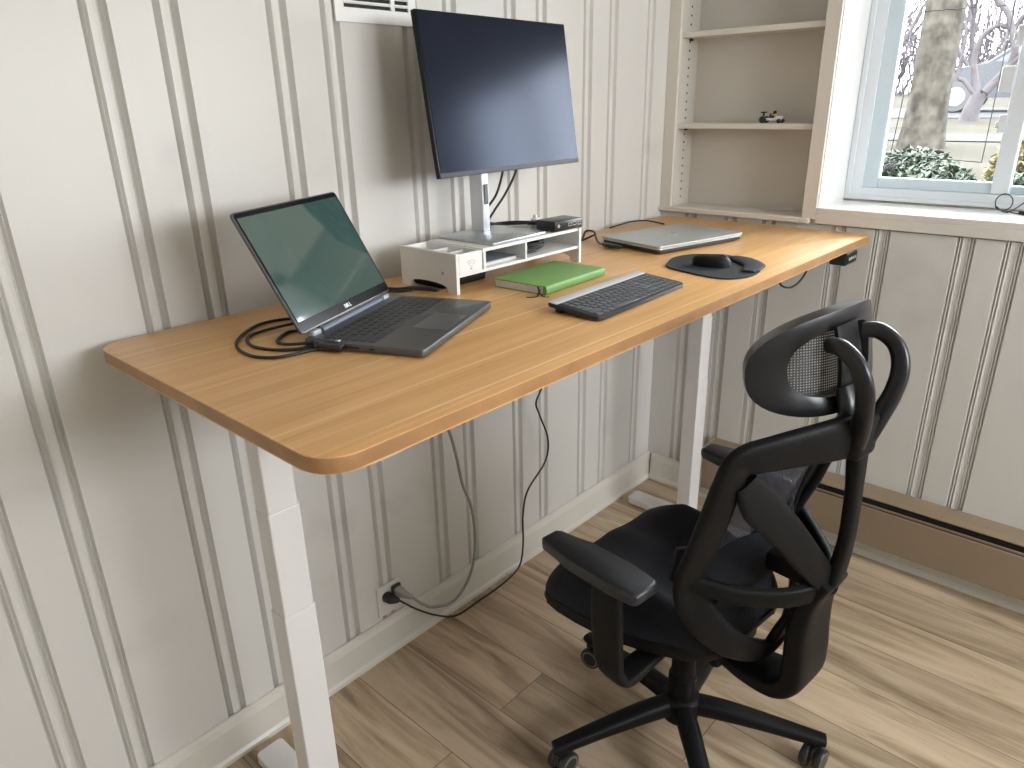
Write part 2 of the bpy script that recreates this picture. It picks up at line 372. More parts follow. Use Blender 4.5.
# window 1
win = struct(empty('window_1', (2.27, -1.05, 1.192)))
def wpart(name, boxes, m, bev=.002, parent=win):
    bm = bmesh.new()
    for q in boxes: boxlim(bm, q[0]-2.27, q[1]-2.27, q[2]+1.05, q[3]+1.05, q[4]-1.192, q[5]-1.192, bev)
    return link(name, bm, m, parent)
wpart('window_frame', [(2.27, 2.33, -.643, -.587, 1.192, 1.98), (2.27, 2.33, -1.52, -1.464, 1.192, 1.98), (2.271, 2.329, -1.464, -.643, 1.193, 1.238), (2.271, 2.329, -1.464, -.643, 1.94, 1.979),
                       (2.262, 2.2705, -.609, -.592, 1.2135, 1.975), (2.262, 2.2705, -1.50, -.592, 1.199, 1.2125)], M['vinyl'])
wpart('sash', [(2.278, 2.31, -.690, -.641, 1.238, 1.94), (2.278, 2.31, -1.07, -.69, 1.238, 1.272), (2.278, 2.31, -1.07, -.69, 1.915, 1.94)], M['bluev'], .003)
wpart('sash', [(2.30, 2.325, -1.464, -1.425, 1.238, 1.94), (2.30, 2.325, -1.425, -1.06, 1.238, 1.262), (2.30, 2.325, -1.425, -1.06, 1.915, 1.94)], M['bluev'], .003)
wpart('mullion', [(2.268, 2.312, -1.069, -1.022, 1.24, 1.94)], M['vinyl'], .003)
wpart('glass_pane', [(2.292, 2.296, -1.03, -.68, 1.265, 1.92)], M['glass'], 0)
wpart('glass_pane', [(2.311, 2.315, -1.43, -1.065, 1.255, 1.92)], M['glass'], 0)
lt = wpart('latch', [(2.248, 2.272, -1.026, -.990, 1.532, 1.603)], M['vinyl'], .004)
for z in (1.42, 1.66): wpart('catch', [(2.252, 2.272, -1.028, -1.008, z, z+.05), (2.256, 2.272, -1.02, -1.0, z+.012, z+.03)], M['vinyl'], .003)
bm = bmesh.new()
q = [(.022, .312, .578), (.022, .069, .575), (.022, .071, .138), (.022, .338, .153)]
for a, b in zip(q, q[1:]+q[:1]): tube(bm, [a, b], .0013, 1, 6)
link('pane_outline', bm, M['cord'], win)  # thin dark rectangle set against the left pane
# windows outside the view, as openings with plain frames
for nm, org, rz, wid, hgt in (('window_2', ((W2[0]+W2[1])/2, FY-.07, W2[2]), R(90), W2[1]-W2[0], W2[3]-W2[2]),):
    w = struct(empty(nm, org, rz)); bm = bmesh.new(); X0, X1, y0, y1, z0, z1, c = 0, .04, -wid/2, wid/2, 0, hgt, 0
    for a in ((0, X1-X0, y0-c, y0-c+.05, 0, z1-z0), (0, X1-X0, y1-c-.05, y1-c, 0, z1-z0), (0, X1-X0, y0-c, y1-c, 0, .05), (0, X1-X0, y0-c, y1-c, z1-z0-.05, z1-z0), (0, X1-X0, -.025, .025, 0, z1-z0)):
        boxlim(bm, *a, bev=.002)
    link('window_frame', bm, M['vinyl'], w)

# ------------------------------------------------------------------ built-in shelves
bc = tag(empty('built_in_bookcase', (XW, -.3, 1.137)), 'beige painted shelves built into the wall niche between the corner and the window', 'bookcase')
def bpart(name, lims, m, bev=.0015):
    bm = bmesh.new()
    for q in lims: boxlim(bm, q[0]-XW, q[1]-XW, q[2]+.3, q[3]+.3, q[4]-1.137, q[5]-1.137, bev)
    return link(name, bm, m, bc)
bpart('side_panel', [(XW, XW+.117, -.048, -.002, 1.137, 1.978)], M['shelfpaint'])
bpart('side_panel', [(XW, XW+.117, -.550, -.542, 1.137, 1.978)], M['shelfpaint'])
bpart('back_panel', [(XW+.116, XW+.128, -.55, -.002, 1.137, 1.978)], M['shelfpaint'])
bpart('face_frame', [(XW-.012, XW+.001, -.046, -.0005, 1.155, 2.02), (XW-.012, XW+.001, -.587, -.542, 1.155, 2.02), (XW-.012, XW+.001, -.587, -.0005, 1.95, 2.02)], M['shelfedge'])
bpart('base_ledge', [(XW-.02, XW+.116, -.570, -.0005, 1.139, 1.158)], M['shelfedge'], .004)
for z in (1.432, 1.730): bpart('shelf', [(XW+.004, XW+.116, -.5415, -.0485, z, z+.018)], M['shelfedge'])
for z in (1.425, 1.722): bpart('shelf_peg', [(XW+.05, XW+.066, -.056, -.048, z, z+.008)], M['dark'], .001)
bm = bmesh.new()
for k in range(26): box(bm, (.055, .2517, .05+k*.028), (.006, .002, .006))
link('peg_holes', bm, M['dark'], bc)['kind'] = 'stuff'

# toy on the shelf
toy = tag(empty('toy_racer', (XW+.035, -.392, 1.4505), R(90)), 'tiny black and white toy vehicle standing on the middle shelf', 'toy')
bm = bmesh.new(); box(bm, (.002, 0, .012), (.055, .020, .008), .003); box(bm, (-.018, 0, .019), (.022, .016, .007), .003); link('body', bm, M['wht'], toy)
bm = bmesh.new(); box(bm, (.008, 0, .022), (.014, .012, .016), .003); box(bm, (-.002, 0, .034), (.010, .010, .010), .003); link('driver', bm, M['dark'], toy)
bm = bmesh.new(); box(bm, (.0, 0, .026), (.016, .013, .004), .001); link('yoke', bm, M['yellow'], toy)
bm = bmesh.new(); box(bm, (.036, 0, .034), (.010, .030, .004), .001); box(bm, (.036, 0, .026), (.003, .01, .014), .001); link('wing', bm, M['dark'], toy)
for x, y, r in ((.032, .015, .011), (.032, -.015, .011), (-.024, .014, .007), (-.024, -.014, .007)):
    bm = bmesh.new(); lathe(bm, [(r*.6, -.005), (r, -.004), (r, .004), (r*.6, .005)], 14, Matrix.Translation((x, y, r))@Matrix.Rotation(R(90), 4, 'X')); link('wheel', bm, M['rub'], toy, True)

# wall vent
v = tag(empty('wall_vent', (.745, 0, 1.705)), 'white louvred vent cover on the panelled wall above the monitor', 'vent')
bm = bmesh.new()
W, H = .232, .155
for q in ((-W/2, W/2, -.006, 0, 0, .030), (-W/2, W/2, -.006, 0, H-.024, H), (-W/2, -W/2+.024, -.006, 0, .03, H-.024), (W/2-.024, W/2, -.006, 0, .03, H-.024), (.040, .052, -.006, 0, .03, H-.024)): boxlim(bm, *q, bev=.001)
for k in range(7):
    z = .0375+k*.0145
    for x0, x1 in ((-W/2+.022, .041), (.051, W/2-.022)): box(bm, ((x0+x1)/2, -.005, z+.003), (x1-x0, .009, .0015), rot=Matrix.Rotation(R(-38), 4, 'X') if False else None); boxlim(bm, x0, x1, -.0065, -.001, z, z+.0065, bev=.001)
link('grille', bm, M['wht'], v)
bm = bmesh.new(); boxlim(bm, -W/2+.01, W/2-.01, -.0008, -.0002, .02, H-.02); link('dark_opening', bm, M['dark'], v)

# baseboard heater
h = tag(empty('baseboard_heater', (XW, -.30, .0)), 'long tan metal baseboard heater on the wall under the window', 'heater')
L0, L1 = 0, -2.1
def hx(name, prof, m, l0=L0, l1=L1):
    bm = bmesh.new()
    a = [bm.verts.new((x, l0, z)) for x, z in prof]; b = [bm.verts.new((x, l1, z)) for x, z in prof]
    for k in range(len(prof)): bm.faces.new((a[k], a[(k+1) % len(prof)], b[(k+1) % len(prof)], b[k]))
    bm.faces.new(a); bm.faces.new(b[::-1]); return link(name, bm, m, h)
hx('front_panel', [(-.070, .074), (-.070, .213), (-.066, .218), (-.062, .213), (-.062, .074)], M['heater'])
hx('top_cover', [(0, .272), (-.048, .264), (-.062, .250), (-.060, .247), (-.046, .258), (0, .266)], M['heater'])
hx('damper', [(-.069, .2225), (-.071, .230), (-.067, .2305), (-.065, .223)], M['heater'])
hx('inner_cavity', [(-.031, .085), (-.055, .085), (-.055, .24), (-.045, .252), (-.002, .258), (-.002, .12), (-.031, .118)], M['dark'], L0-.004, L1+.004)
hx('end_cap', [(0, .12), (-.030, .118), (-.030, .074), (-.0705, .074), (-.0715, .232), (-.062, .251), (-.048, .265), (0, .273)], M['heater'], L0+.006, L0-.010)
hx('end_cap', [(0, .12), (-.030, .118), (-.030, .074), (-.0705, .074), (-.0715, .232), (-.062, .251), (-.048, .265), (0, .273)], M['heater'], L1-.006, L1+.010)

# wall outlet
ou = tag(empty('wall_outlet', (.619, 0, .18)), 'white outlet plate on the left wall with two plugs in it', 'outlet')
bm = bmesh.new(); boxlim(bm, -.042, .042, -.007, 0, -.052, .048, bev=.003); link('cover_plate', bm, M['trim'], ou)
for x in (-.012, .024):
    bm = bmesh.new(); lathe(bm, [(.014, 0), (.014, .002), (.012, .003)], 18, Matrix.Translation((x, -.0068, .012))@Matrix.Rotation(R(90), 4, 'X')); link('socket', bm, M['dark'], ou)

pc = tag(empty('power_cord', (.607, -.02, .19)), 'thin black power cord looping from the outlet up to the underside of the desk', 'cord')
O = Vector((.607, -.02, .19))
cable('cord', [Vector(q)-O for q in [(.625, -.045, .186), (.66, -.075, .15), (.74, -.07, .075), (.83, -.06, .014), (.94, -.06, .010), (1.05, -.06, .012), (1.13, -.06, .035), (1.153, -.06, .112), (1.155, -.06, .23), (1.182, -.06, .315), (1.272, -.06, .385), (1.288, -.06, .466), (1.245, -.06, .57), (1.228, -.06, .62), (1.262, -.06, .68), (1.29, -.06, .85), (1.3, -.10, 1.097)]], .0032, M['cord'], pc)
bm = bmesh.new(); sweep(bm, [(-.000, .012, .001), (.004, -.008, 0), (.018, -.027, -.004)], [.030, .030, .010], [.028, .026, .010], n=4); link('plug', bm, M['cord'], pc, True, 50)
pc = tag(empty('power_cord', (.643, -.02, .195)), 'grey power cord hanging from the desk and curving back to the outlet', 'cord')
O = Vector((.643, -.02, .195))
cable('cord', [Vector(q)-O for q in [(.665, -.055, .178), (.70, -.065, .135), (.745, -.06, .098), (.827, -.06, .075), (.897, -.06, .13), (.925, -.06, .229), (.919, -.06, .359), (.884, -.06, .466), (.864, -.06, .572), (.84, -.06, .66), (.80, -.06, .72), (.79, -.08, .9), (.80, -.12, 1.097)]], .0046, M['gcord'], pc)
bm = bmesh.new(); sweep(bm, [(0, .010, .004), (.004, -.012, -.002), (.022, -.035, -.017)], [.028, .026, .011], [.030, .026, .011], n=4); link('plug', bm, M['gcord'], pc, True, 50)
bm = bmesh.new(); box(bm, (-.002, .006, .006), (.032, .010, .034), .004); link('plug_face', bm, M['cord'], pc, True)

# ------------------------------------------------------------------ desk
Z = 1.125; DX0, DX1 = 0, 2.0185; DYB = -.0335; DYF = DYB-.738; DM = (DYB+DYF)/2
dk = tag(empty('standing_desk', ((DX0+DX1)/2, DM, 0)), 'long standing desk with oak-look top and white telescoping legs against the panelled wall', 'desk')
hx_, hy_ = (DX1-DX0)/2, .369
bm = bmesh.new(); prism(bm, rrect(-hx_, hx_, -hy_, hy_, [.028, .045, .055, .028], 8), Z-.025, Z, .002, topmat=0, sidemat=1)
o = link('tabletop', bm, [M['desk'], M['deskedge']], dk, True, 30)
for sx, lx in ((-1, .148), (1, 1.768)):
    cx = lx-(DX0+DX1)/2; cy = -.345-DM
    bm = bmesh.new()
    for z0, z1, w, d in ((.033, .609, .070, .052), (.607, .838, .066, .048), (.836, 1.03, .062, .044)): box(bm, (cx, cy, (z0+z1)/2), (w, d, z1-z0), .003)
    leg = link('leg', bm, M['white'], dk)
    bm = bmesh.new(); boxlim(bm, cx-.028, cx+.028, -.30, .30, 1.055, 1.10-.0005, bev=.003); box(bm, (cx, cy, 1.045), (.13, .08, .04), .004); link('top_bracket', bm, M['white'], dk)
    fx = cx + (.012 if sx < 0 else .042)
    bm = bmesh.new(); prism(bm, rrect(fx-.036, fx+.036, -.69-DM, -.076-DM, .012, 4), .006, .033, .003); link('foot', bm, M['white'], dk)
    for y in (-.66-DM, -.11-DM):
        bm = bmesh.new(); lathe(bm, [(.018, 0), (.018, .008)], 14, Matrix.Translation((fx, y, -.0))); link('foot_glide', bm, M['rub'], dk)
bm = bmesh.new()
for y in (-.27, -.42): boxlim(bm, -.84, .74, y-DM-.014, y-DM+.014, 1.052, 1.09, bev=.003)
link('crossbeam', bm, M['white'], dk)
# hand controller under the front edge and its cable
bm = bmesh.new(); box(bm, (1.850-(DX0+DX1)/2, -.750-DM, 1.079), (.090, .05, .038), .004, rot=None)
hs = link('hand_controller', bm, M['blks'], dk)
bm = bmesh.new(); box(bm, (1.850-(DX0+DX1)/2, -.7755-DM, 1.079), (.080, .002, .028), .0005); link('display', bm, M['bezel'], hs)
for k in range(4):
    bm = bmesh.new(); box(bm, (1.826+.016*k-(DX0+DX1)/2, -.777-DM, 1.079), (.009, .002, .008), .0005); link('button', bm, M['mark'], hs)
cable('controller_cable', [(1.49-1.009, -.70-DM, 1.094), (1.52-1.009, -.70-DM, 1.05), (1.585-1.009, -.70-DM, 1.028), (1.64-1.009, -.70-DM, 1.028), (1.69-1.009, -.70-DM, 1.045), (1.73-1.009, -.70-DM, 1.075), (1.79-1.009, -.71-DM, 1.092)], .003, M['cord'], dk)

# ------------------------------------------------------------------ open laptop
def keyrow(parent, x0, x1, y, n, kw_gap, dep, z, hgt, m, widths=None):
    ws = widths or [1]*n; tot = sum(ws); L = x1-x0; x = x0
    for w in ws:
        kw = L*w/tot
        key = KEYS.get((round(kw, 5), dep, hgt, m.name))
        if key is None:
            bm = bmesh.new(); prism(bm, rrect(-kw/2+kw_gap/2, kw/2-kw_gap/2, -dep/2, dep/2, .0022, 2), 0, hgt, .0006, seg=1)
            key = link('key', bm, m, parent, True, 30); KEYS[(round(kw, 5), dep, hgt, m.name)] = key; key.location = (x+kw/2, y, z)
        else:
            k = key.copy(); COL.objects.link(k); k.parent = parent; k.location = (x+kw/2, y, z)
        x += kw
KEYS = {}
lp = tag(empty('laptop', (.3377, -.5723, Z), .4137), 'open dark grey laptop with glossy screen coloured with a greenish reflection at the left end of the desk', 'laptop')
LW, LD = .339, .240
bm = bmesh.new(); prism(bm, rrect(0, LW, 0, LD, .010, 4), .0025, .0165, .002); base = link('base', bm, M['lgrey'], lp, True, 30)
bm = bmesh.new(); prism(bm, rrect(.118, .222, .010, .080, .003, 3), .0164, .0168); link('touchpad', bm, mat('graphite_touchpad', (.070, .073, .078), .3, noise=.02), base)
bm = bmesh.new(); prism(bm, rrect(.010, LW-.010, .100, .208, .003, 3), .0163, .0167); link('key_deck', bm, mat('graphite_key_well', (.085, .087, .090), .45, noise=.02), base)
rows = [[1]*14, [1]*13+[2], [1.5]+[1]*12+[1.5], [1.75]+[1]*11+[2.25], [2.25]+[1]*10+[2.75], [1.2, 1.2, 1.2, 5.5, 1.2, 1.2, 1.1, 1.1, 1.1]]
for i, ws in enumerate(rows):
    keyrow(base, .013, LW-.013, .198-i*.0178, 0, .003, .0148, .0166, .0012, M['key'], ws)
for k, x in enumerate((.155, .130, .10)):
    bm = bmesh.new(); box(bm, (-.0002, x, .0095), (.0012, .010 if k else .013, .004), .0003); link('port', bm, M['dark'], base)
for x in (.03, LW-.03):
    for y in (.02, LD-.02):
        bm = bmesh.new(); lathe(bm, [(.006, 0), (.006, .003)], 10, Matrix.Translation((x, y, 0))); link('rubber_foot', bm, M['rub'], base)
bm = bmesh.new(); sweep(bm, [(.055, LD-.004, .018), (LW-.055, LD-.004, .018)], .014, .013, n=2, pw=2); link('hinge', bm, M['hinge'], lp, True)
for x in (.035, LW-.035):
    bm = bmesh.new(); box(bm, (x, LD-.004, .018), (.026, .013, .013), .003); link('hinge_cap', bm, mat('hinge_cap_grey', (.42, .43, .46), .45, metal=.2), lp, True)
lid_len = math.hypot(.117, .2143-.0); ang = math.atan2(.117, .2143)
lid = empty('screen_lid_pivot', (0, 0, 0))
bpy.data.objects.remove(lid)
Lm = Matrix.Translation((0, LD, .0205))@Matrix.Rotation(-ang, 4, 'X')
def lidm(bm): bmesh.ops.transform(bm, matrix=Lm, verts=bm.verts)
XZ = Matrix.Rotation(R(90), 4, 'X')     # polygon x,y -> x,z ; extrusion goes to -y
bm = bmesh.new(); prism(bm, rrect(0, LW, .004, lid_len, .008, 4), -.0030, .0030, .0012, XZ); lidm(bm); sl = link('screen_lid', bm, M['lgrey'], lp, True, 30)
bm = bmesh.new(); prism(bm, rrect(.003, LW-.003, .007, lid_len-.003, .006, 3), .0029, .0036, 0, XZ); lidm(bm); link('bezel', bm, M['bezel'], sl)
bm = bmesh.new(); prism(bm, rrect(.007, LW-.007, .026, lid_len-.012, .002, 2), .0035, .0040, 0, XZ); lidm(bm); link('display', bm, M['screen'], sl)  # greenish reflection put into the display's base colour
bm = bmesh.new()
for k, (sx, c) in enumerate(((-.010, 'D'), (-.0035, 'E'), (.0035, 'L'), (.010, 'L'))): pass
# four small raised letters under the display
def stroke(bm, pts, w, z0, z1, mtx):
    for a, b in zip(pts, pts[1:]):
        d = Vector((b[0]-a[0], b[1]-a[1])); l = d.length; an = math.atan2(d.y, d.x)
        vs = box(bm, (0, 0, 0), (l+w, w, z1-z0)); mt = mtx@Matrix.Translation(((a[0]+b[0])/2, (a[1]+b[1])/2, (z0+z1)/2))@Matrix.Rotation(an, 4, 'Z')
        bmesh.ops.transform(bm, matrix=mt, verts=vs)
G = {'D': [[(0, 0), (0, 1), (.55, .85), (.7, .5), (.55, .15), (0, 0)]], 'E': [[(.65, 1), (0, .75), (0, .5), (.65, .72)], [(0, .5), (0, .25), (.65, .5)], [(0, .25), (0, 0), (.65, .25)]], 'L': [[(0, 1), (0, 0), (.6, 0)]]}
x = LW/2-.012
for c in 'DELL':
    for s in G[c]: stroke(bm, [(x+a*.006, .0125+b*.007) for a, b in s], .0013, .0036, .0039, XZ)
    x += .0062
lidm(bm); link('logo_lettering', bm, M['logo'], sl)
bm = bmesh.new(); lathe(bm, [(.0016, .0036), (.0016, .0038)], 10, XZ@Matrix.Translation((LW/2, lid_len-.0075, 0))); lidm(bm); link('webcam', bm, M['dark'], sl)

# laptop charging cable with its black connectors
cc = tag(empty('charging_cable', (.27, -.33, Z)), 'coiled black charging cable at the left side of the open laptop', 'cable')
O = Vector((.27, -.33, Z)); zc = .0035
pA = [(.305, -.452, 0), (.285, -.425, 0), (.262, -.398, 0), (.235, -.383, .0), (.20, -.378, 0), (.168, -.362, 0), (.152, -.318, 0), (.166, -.250, 0), (.212, -.193, 0), (.272, -.158, .0), (.325, -.172, 0), (.345, -.215, 0), (.30, -.228, .006), (.244, -.206, .0), (.203, -.224, 0), (.183, -.276, 0), (.196, -.328, 0), (.228, -.360, 0), (.262, -.375, .006)]
cable('cord', [Vector((a, b, Z+zc+c))-O for a, b, c in pA], .0030, M['cord'], cc)
pB = [(.262, -.375, .012), (.240, -.362, .008), (.219, -.325, .004), (.229, -.284, .0), (.272, -.253, 0), (.300, -.270, 0), (.330, -.27, 0)]
cable('cord', [Vector((a, b, Z+zc+c))-O for a, b, c in pB], .0030, M['cord'], cc)
bm = bmesh.new(); sweep(bm, [(-.010, -.046, .010), (.010, -.090, .0095), (.022, -.120, .0095)], [.016, .020, .014], [.010, .011, .008], n=3); link('connector', bm, M['cord'], cc, True, 50)
bm = bmesh.new(); box(bm, (-.008, -.082, .010), (.022, .048, .013), .003, rot=Matrix.Rotation(R(24), 4, 'Z')); link('adapter_plug', bm, M['blks'], cc, True, 50)
bm = bmesh.new(); box(bm, (.004, -.084, .018), (.008, .008, .002), .0005, rot=Matrix.Rotation(R(24), 4, 'Z')); link('light', bm, M['port'], cc)

cb = tag(empty('adapter_cable', (.61, -.17, Z)), 'short black cable and adapter between the open laptop and the white riser', 'cable')
O = Vector((.61, -.17, Z))
cable('cord', [Vector(q)-O for q in [(.548, -.150, Z+.006), (.575, -.128, Z+.012), (.605, -.128, Z+.006), (.618, -.165, Z+.008), (.632, -.190, Z+.012), (.640, -.205, Z+.010)]], .0036, M['cord'], cb)
cable('cord', [Vector(q)-O for q in [(.560, -.158, Z+.005), (.59, -.150, Z+.005), (.612, -.175, Z+.005), (.632, -.198, Z+.008)]], .0036, M['cord'], cb)
bm = bmesh.new(); sweep(bm, [(.020, -.020, .011), (.040, -.05, .011), (.052, -.082, .009)], [.012, .016, .012], [.010, .011, .008], n=3); link('adapter', bm, M['cord'], cb, True, 50)

# ------------------------------------------------------------------ monitor riser
RW, RD, RH = .466, .193, .092
rs = tag(empty('monitor_riser', (.680, -.296, Z), R(.2)), 'white desktop riser with pen compartments and two cubbies under the monitor', 'monitor riser')
t = .009
def sidepoly(): # y,z outline with a small arched foot cut-out
    pts = [(0, 0), (0, RH), (RD, RH), (RD, 0), (RD-.028, 0)]
    for k in range(9):
        a = PI*k/8; pts.append((RD/2+math.cos(a)*(RD/2-.028), .021*math.sin(a)**.5))
    pts.append((.028, 0)); out = []
    for q in pts:
        if not out or (abs(q[0]-out[-1][0])+abs(q[1]-out[-1][1])) > 1e-5: out.append(q)
    return out
YZ = Matrix(((0, 0, 1, 0), (1, 0, 0, 0), (0, 1, 0, 0), (0, 0, 0, 1)))
for x in (0, RW-t):
    bm = bmesh.new(); prism(bm, sidepoly(), x, x+t, 0, YZ); link('side_panel', bm, M['riser'], rs)
PX = .090
zl = .037
newp = lambda nm, lim, m=M['riser'], bev=.0008: newbox(nm, lim, m, rs, bev)
newp('lower_shelf', (t, RW-t, .004, RD-.004, zl-.0, zl+.007))
newp('top_board', (PX, RW-t, .003, RD-.001, RH-.008, RH))
newp('divider', (PX, PX+.008, .001, RD-.002, zl+.007, RH-.008))
newp('divider', (.238, .245, .001, RD-.002, zl+.007, RH-.008))
newp('back_panel', (PX+.008, RW-t, RD-.010, RD-.004, zl+.007, RH-.008))
bm = bmesh.new()
for q in ((t+.001, PX-.006, .0, .006, zl+.007, RH-.001), (t+.001, PX-.006, RD-.008, RD-.002, zl+.007, RH-.001), (t+.001, t+.006, .006, RD-.008, zl+.007, RH-.001), (PX-.012, PX-.006, .006, RD-.008, zl+.007, RH-.001),
          (t+.006, PX-.012, .055, .060, zl+.007, RH-.006), (t+.006, PX-.012, .108, .113, zl+.007, RH-.006)): boxlim(bm, *q, bev=.0006)
dr = link('pen_box', bm, M['riser'], rs)
bm = bmesh.new(); cx, cz = .048, zl+.017      # fan-shaped symbol of three arcs and a dot
for r_ in (.0075, .0135, .0195):
    pts = [(cx+r_*math.sin(R(a)), -.0004, cz+r_*math.cos(R(a))) for a in range(-42, 43, 12)]
    sweep(bm, pts, .0006, .0022, up=(0, 1, 0), n=2, sec=6)
lathe(bm, [(.0026, 0), (.0026, .0006)], 12, Matrix.Translation((cx, 0, cz))@Matrix.Rotation(R(90), 4, 'X'))
link('printed_symbol', bm, M['mark'], dr)
bm = bmesh.new(); lathe(bm, [(.004, 0), (.004, .0005)], 12, Matrix.Translation((0, .045, .045))@Matrix.Rotation(R(-90), 4, 'Y')); link('screw_cap', bm, M['mark'], rs)

# things in the cubbies
def ritem(name, loc, label, cat): return tag(empty(name, (rs.location.x+loc[0], rs.location.y+loc[1], Z+loc[2])), label, cat)
n1 = ritem('notepad', (.166, .08, zl+.0075), 'grey notepad lying in the left cubby of the riser', 'notepad')
bm = bmesh.new(); box(bm, (0, 0, .004), (.118, .12, .0078), .001); link('pages', bm, M['paper'], n1)
bm = bmesh.new(); box(bm, (0, 0, .009), (.120, .122, .0018), .0006); link('cover', bm, M['pgrey'], n1)
n2 = ritem('coiled_cable', (.312, .07, zl+.0075), 'black cable coiled up in the right cubby of the riser', 'cable')
bm = bmesh.new()
pts = []
for k in range(64):
    a = 2*PI*k/16; pts.append(((.050+.006*math.sin(k*.9))*math.cos(a), (.045+.005*math.cos(k*.7))*math.sin(a), .004+.0065*(k/16)+.003*math.sin(k*.5)))
tube(bm, pts, .0034, 3); link('cord', bm, M['cord'], n2, True, 60)
bm = bmesh.new(); box(bm, (-.030, .02, .014), (.05, .05, .026), .005); link('power_brick', bm, M['blks'], n2, True, 50)
n3 = ritem('black_case', (.088, .118, 0.0002), 'flat black case pushed under the left part of the riser', 'case')
bm = bmesh.new(); box(bm, (0, 0, .014), (.145, .11, .027), .006); link('shell', bm, M['blk'], n3, True, 50)
bm = bmesh.new(); box(bm, (0, 0, .0145), (.1462, .1112, .0016), .0006); link('seam', bm, M['dark'], n3)

# ------------------------------------------------------------------ monitor
mo = tag(empty('monitor', (.9968, -.171, Z+RH), R(1.86)), 'black flat monitor on a silver stand standing on the white riser', 'monitor')
MZ = 1.548-Z-RH; Tm = Matrix.Translation((0, 0, MZ))@Matrix.Rotation(R(-8.57), 4, 'X')
def mt(bm): bmesh.ops.transform(bm, matrix=Tm, verts=bm.verts)
bm = bmesh.new(); box(bm, (0, .006, 0), (.540, .014, .355), .002); mt(bm); hs_ = link('housing', bm, M['bezel'], mo)
bm = bmesh.new(); prism(bm, rrect(-.17, .17, -.10, .10, .02, 4), -.042, -.013, .01, Matrix.Rotation(R(90), 4, 'X')); mt(bm); link('rear_cover', bm, M['lgrey'], hs_, True)
bm = bmesh.new(); box(bm, (0, -.0014, .004), (.532, .001, .339), 0); mt(bm); link('display', bm, M['mscreen'], hs_)  # blue of the reflected glow put into base colour and specular tint
bm = bmesh.new(); box(bm, (0, -.0015, -.1715), (.538, .002, .0105), .0004); mt(bm); link('lower_bezel', bm, mat('slate_bezel', (.035, .038, .055), .45, spec=.3, noise=.04), hs_)
bm = bmesh.new(); sweep(bm, [(-.062, .045, .006), (-.062, .053, MZ+.02)], [.026, .026], [.044, .044], up=(0, 1, 0), n=2, pw=14, sec=32); pl = link('stand_column', bm, M['pole'], mo, True, 40)
bm = bmesh.new(); box(bm, (-.062, .0245, .098), (.012, .004, .050), .0005); link('cable_slot', bm, M['lgrey'], pl)
bm = bmesh.new(); box(bm, (-.02, .05, MZ), (.10, .05, .09), .006); link('mount', bm, M['pole'], mo)
bm = bmesh.new(); prism(bm, rrect(-.191, .015, -.112, .074, .006, 4), .0005, .0062, .001, topmat=0); o = link('stand_base', bm, [M['pole'], M['dark']], mo, True, 30)
bm = bmesh.new(); prism(bm, rrect(-.190, .014, -.111, .073, .006, 4), .0001, .0018); link('base_pad', bm, M['dark'], mo)
# monitor leads
vcs = (('video_cable', 'left black cable hanging from the monitor down behind its stand', [(1.060, -.105, 1.42), (1.046, -.105, 1.36), (1.024, -.100, 1.303), (.996, -.085, 1.262), (.990, -.076, 1.232), (1.02, -.070, 1.2215), (1.06, -.09, 1.2225), (1.075, -.13, 1.2265), (1.079, -.195, 1.2305)]),
       ('video_cable', 'right black cable hanging from the monitor towards the dock', [(1.120, -.105, 1.42), (1.098, -.105, 1.356), (1.056, -.102, 1.300), (1.024, -.090, 1.258), (1.008, -.085, 1.230), (1.045, -.10, 1.2215), (1.056, -.13, 1.2235), (1.059, -.195, 1.2305)]))
for nm, lb, pts in vcs:
    o = tag(empty(nm, pts[4]), lb, 'cable'); cable('cord', [Vector(q)-Vector(pts[4]) for q in pts], .0034, M['cord'], o)
    e = Vector(pts[-1])-Vector(pts[4]); d = (Vector(pts[-1])-Vector(pts[-2])).normalized()
    bm = bmesh.new(); sweep(bm, [e-d*.012, e+d*.016], .014, .009, n=2); link('connector', bm, M['cord'], o, True, 50)

# docking station on the riser
dc = tag(empty('docking_station', (1.092, -.262, Z+RH), R(-3)), 'small black dock with ports on the right end of the riser', 'dock')
bm = bmesh.new(); box(bm, (0, 0, .0145), (.108, .068, .026), .003); link('casing', bm, M['blks'], dc, True, 40)
bm = bmesh.new(); box(bm, (0, 0, .0008), (.09, .05, .0012)); link('rubber_foot', bm, M['rub'], dc)
bm = bmesh.new(); lathe(bm, [(.0045, 0), (.0045, .001)], 14, Matrix.Translation((-.040, -.0335, .015))@Matrix.Rotation(R(90), 4, 'X')); link('power_button', bm, M['port'], dc)
for x, w in ((.004, .014), (.022, .014), (.040, .012)):
    bm = bmesh.new()
    for q in ((x-w/2, x+w/2, -.0347, -.0338, .011, .0125), (x-w/2, x+w/2, -.0347, -.0338, .0185, .020), (x-w/2, x-w/2+.0012, -.0347, -.0338, .011, .02), (x+w/2-.0012, x+w/2, -.0347, -.0338, .011, .02)): boxlim(bm, *q)
    link('port', bm, M['port'], dc)
wp = tag(empty('white_connector', (1.098, -.175, Z+RH), R(20)), 'small white plug lying on the riser behind the dock', 'plug')
bm = bmesh.new(); box(bm, (0, 0, .011), (.034, .020, .020), .004); link('plug_body', bm, M['wht'], wp, True, 50)
bm = bmesh.new(); box(bm, (-.004, 0, .025), (.008, .010, .010), .002); link('tab', bm, M['wht'], wp, True, 50)

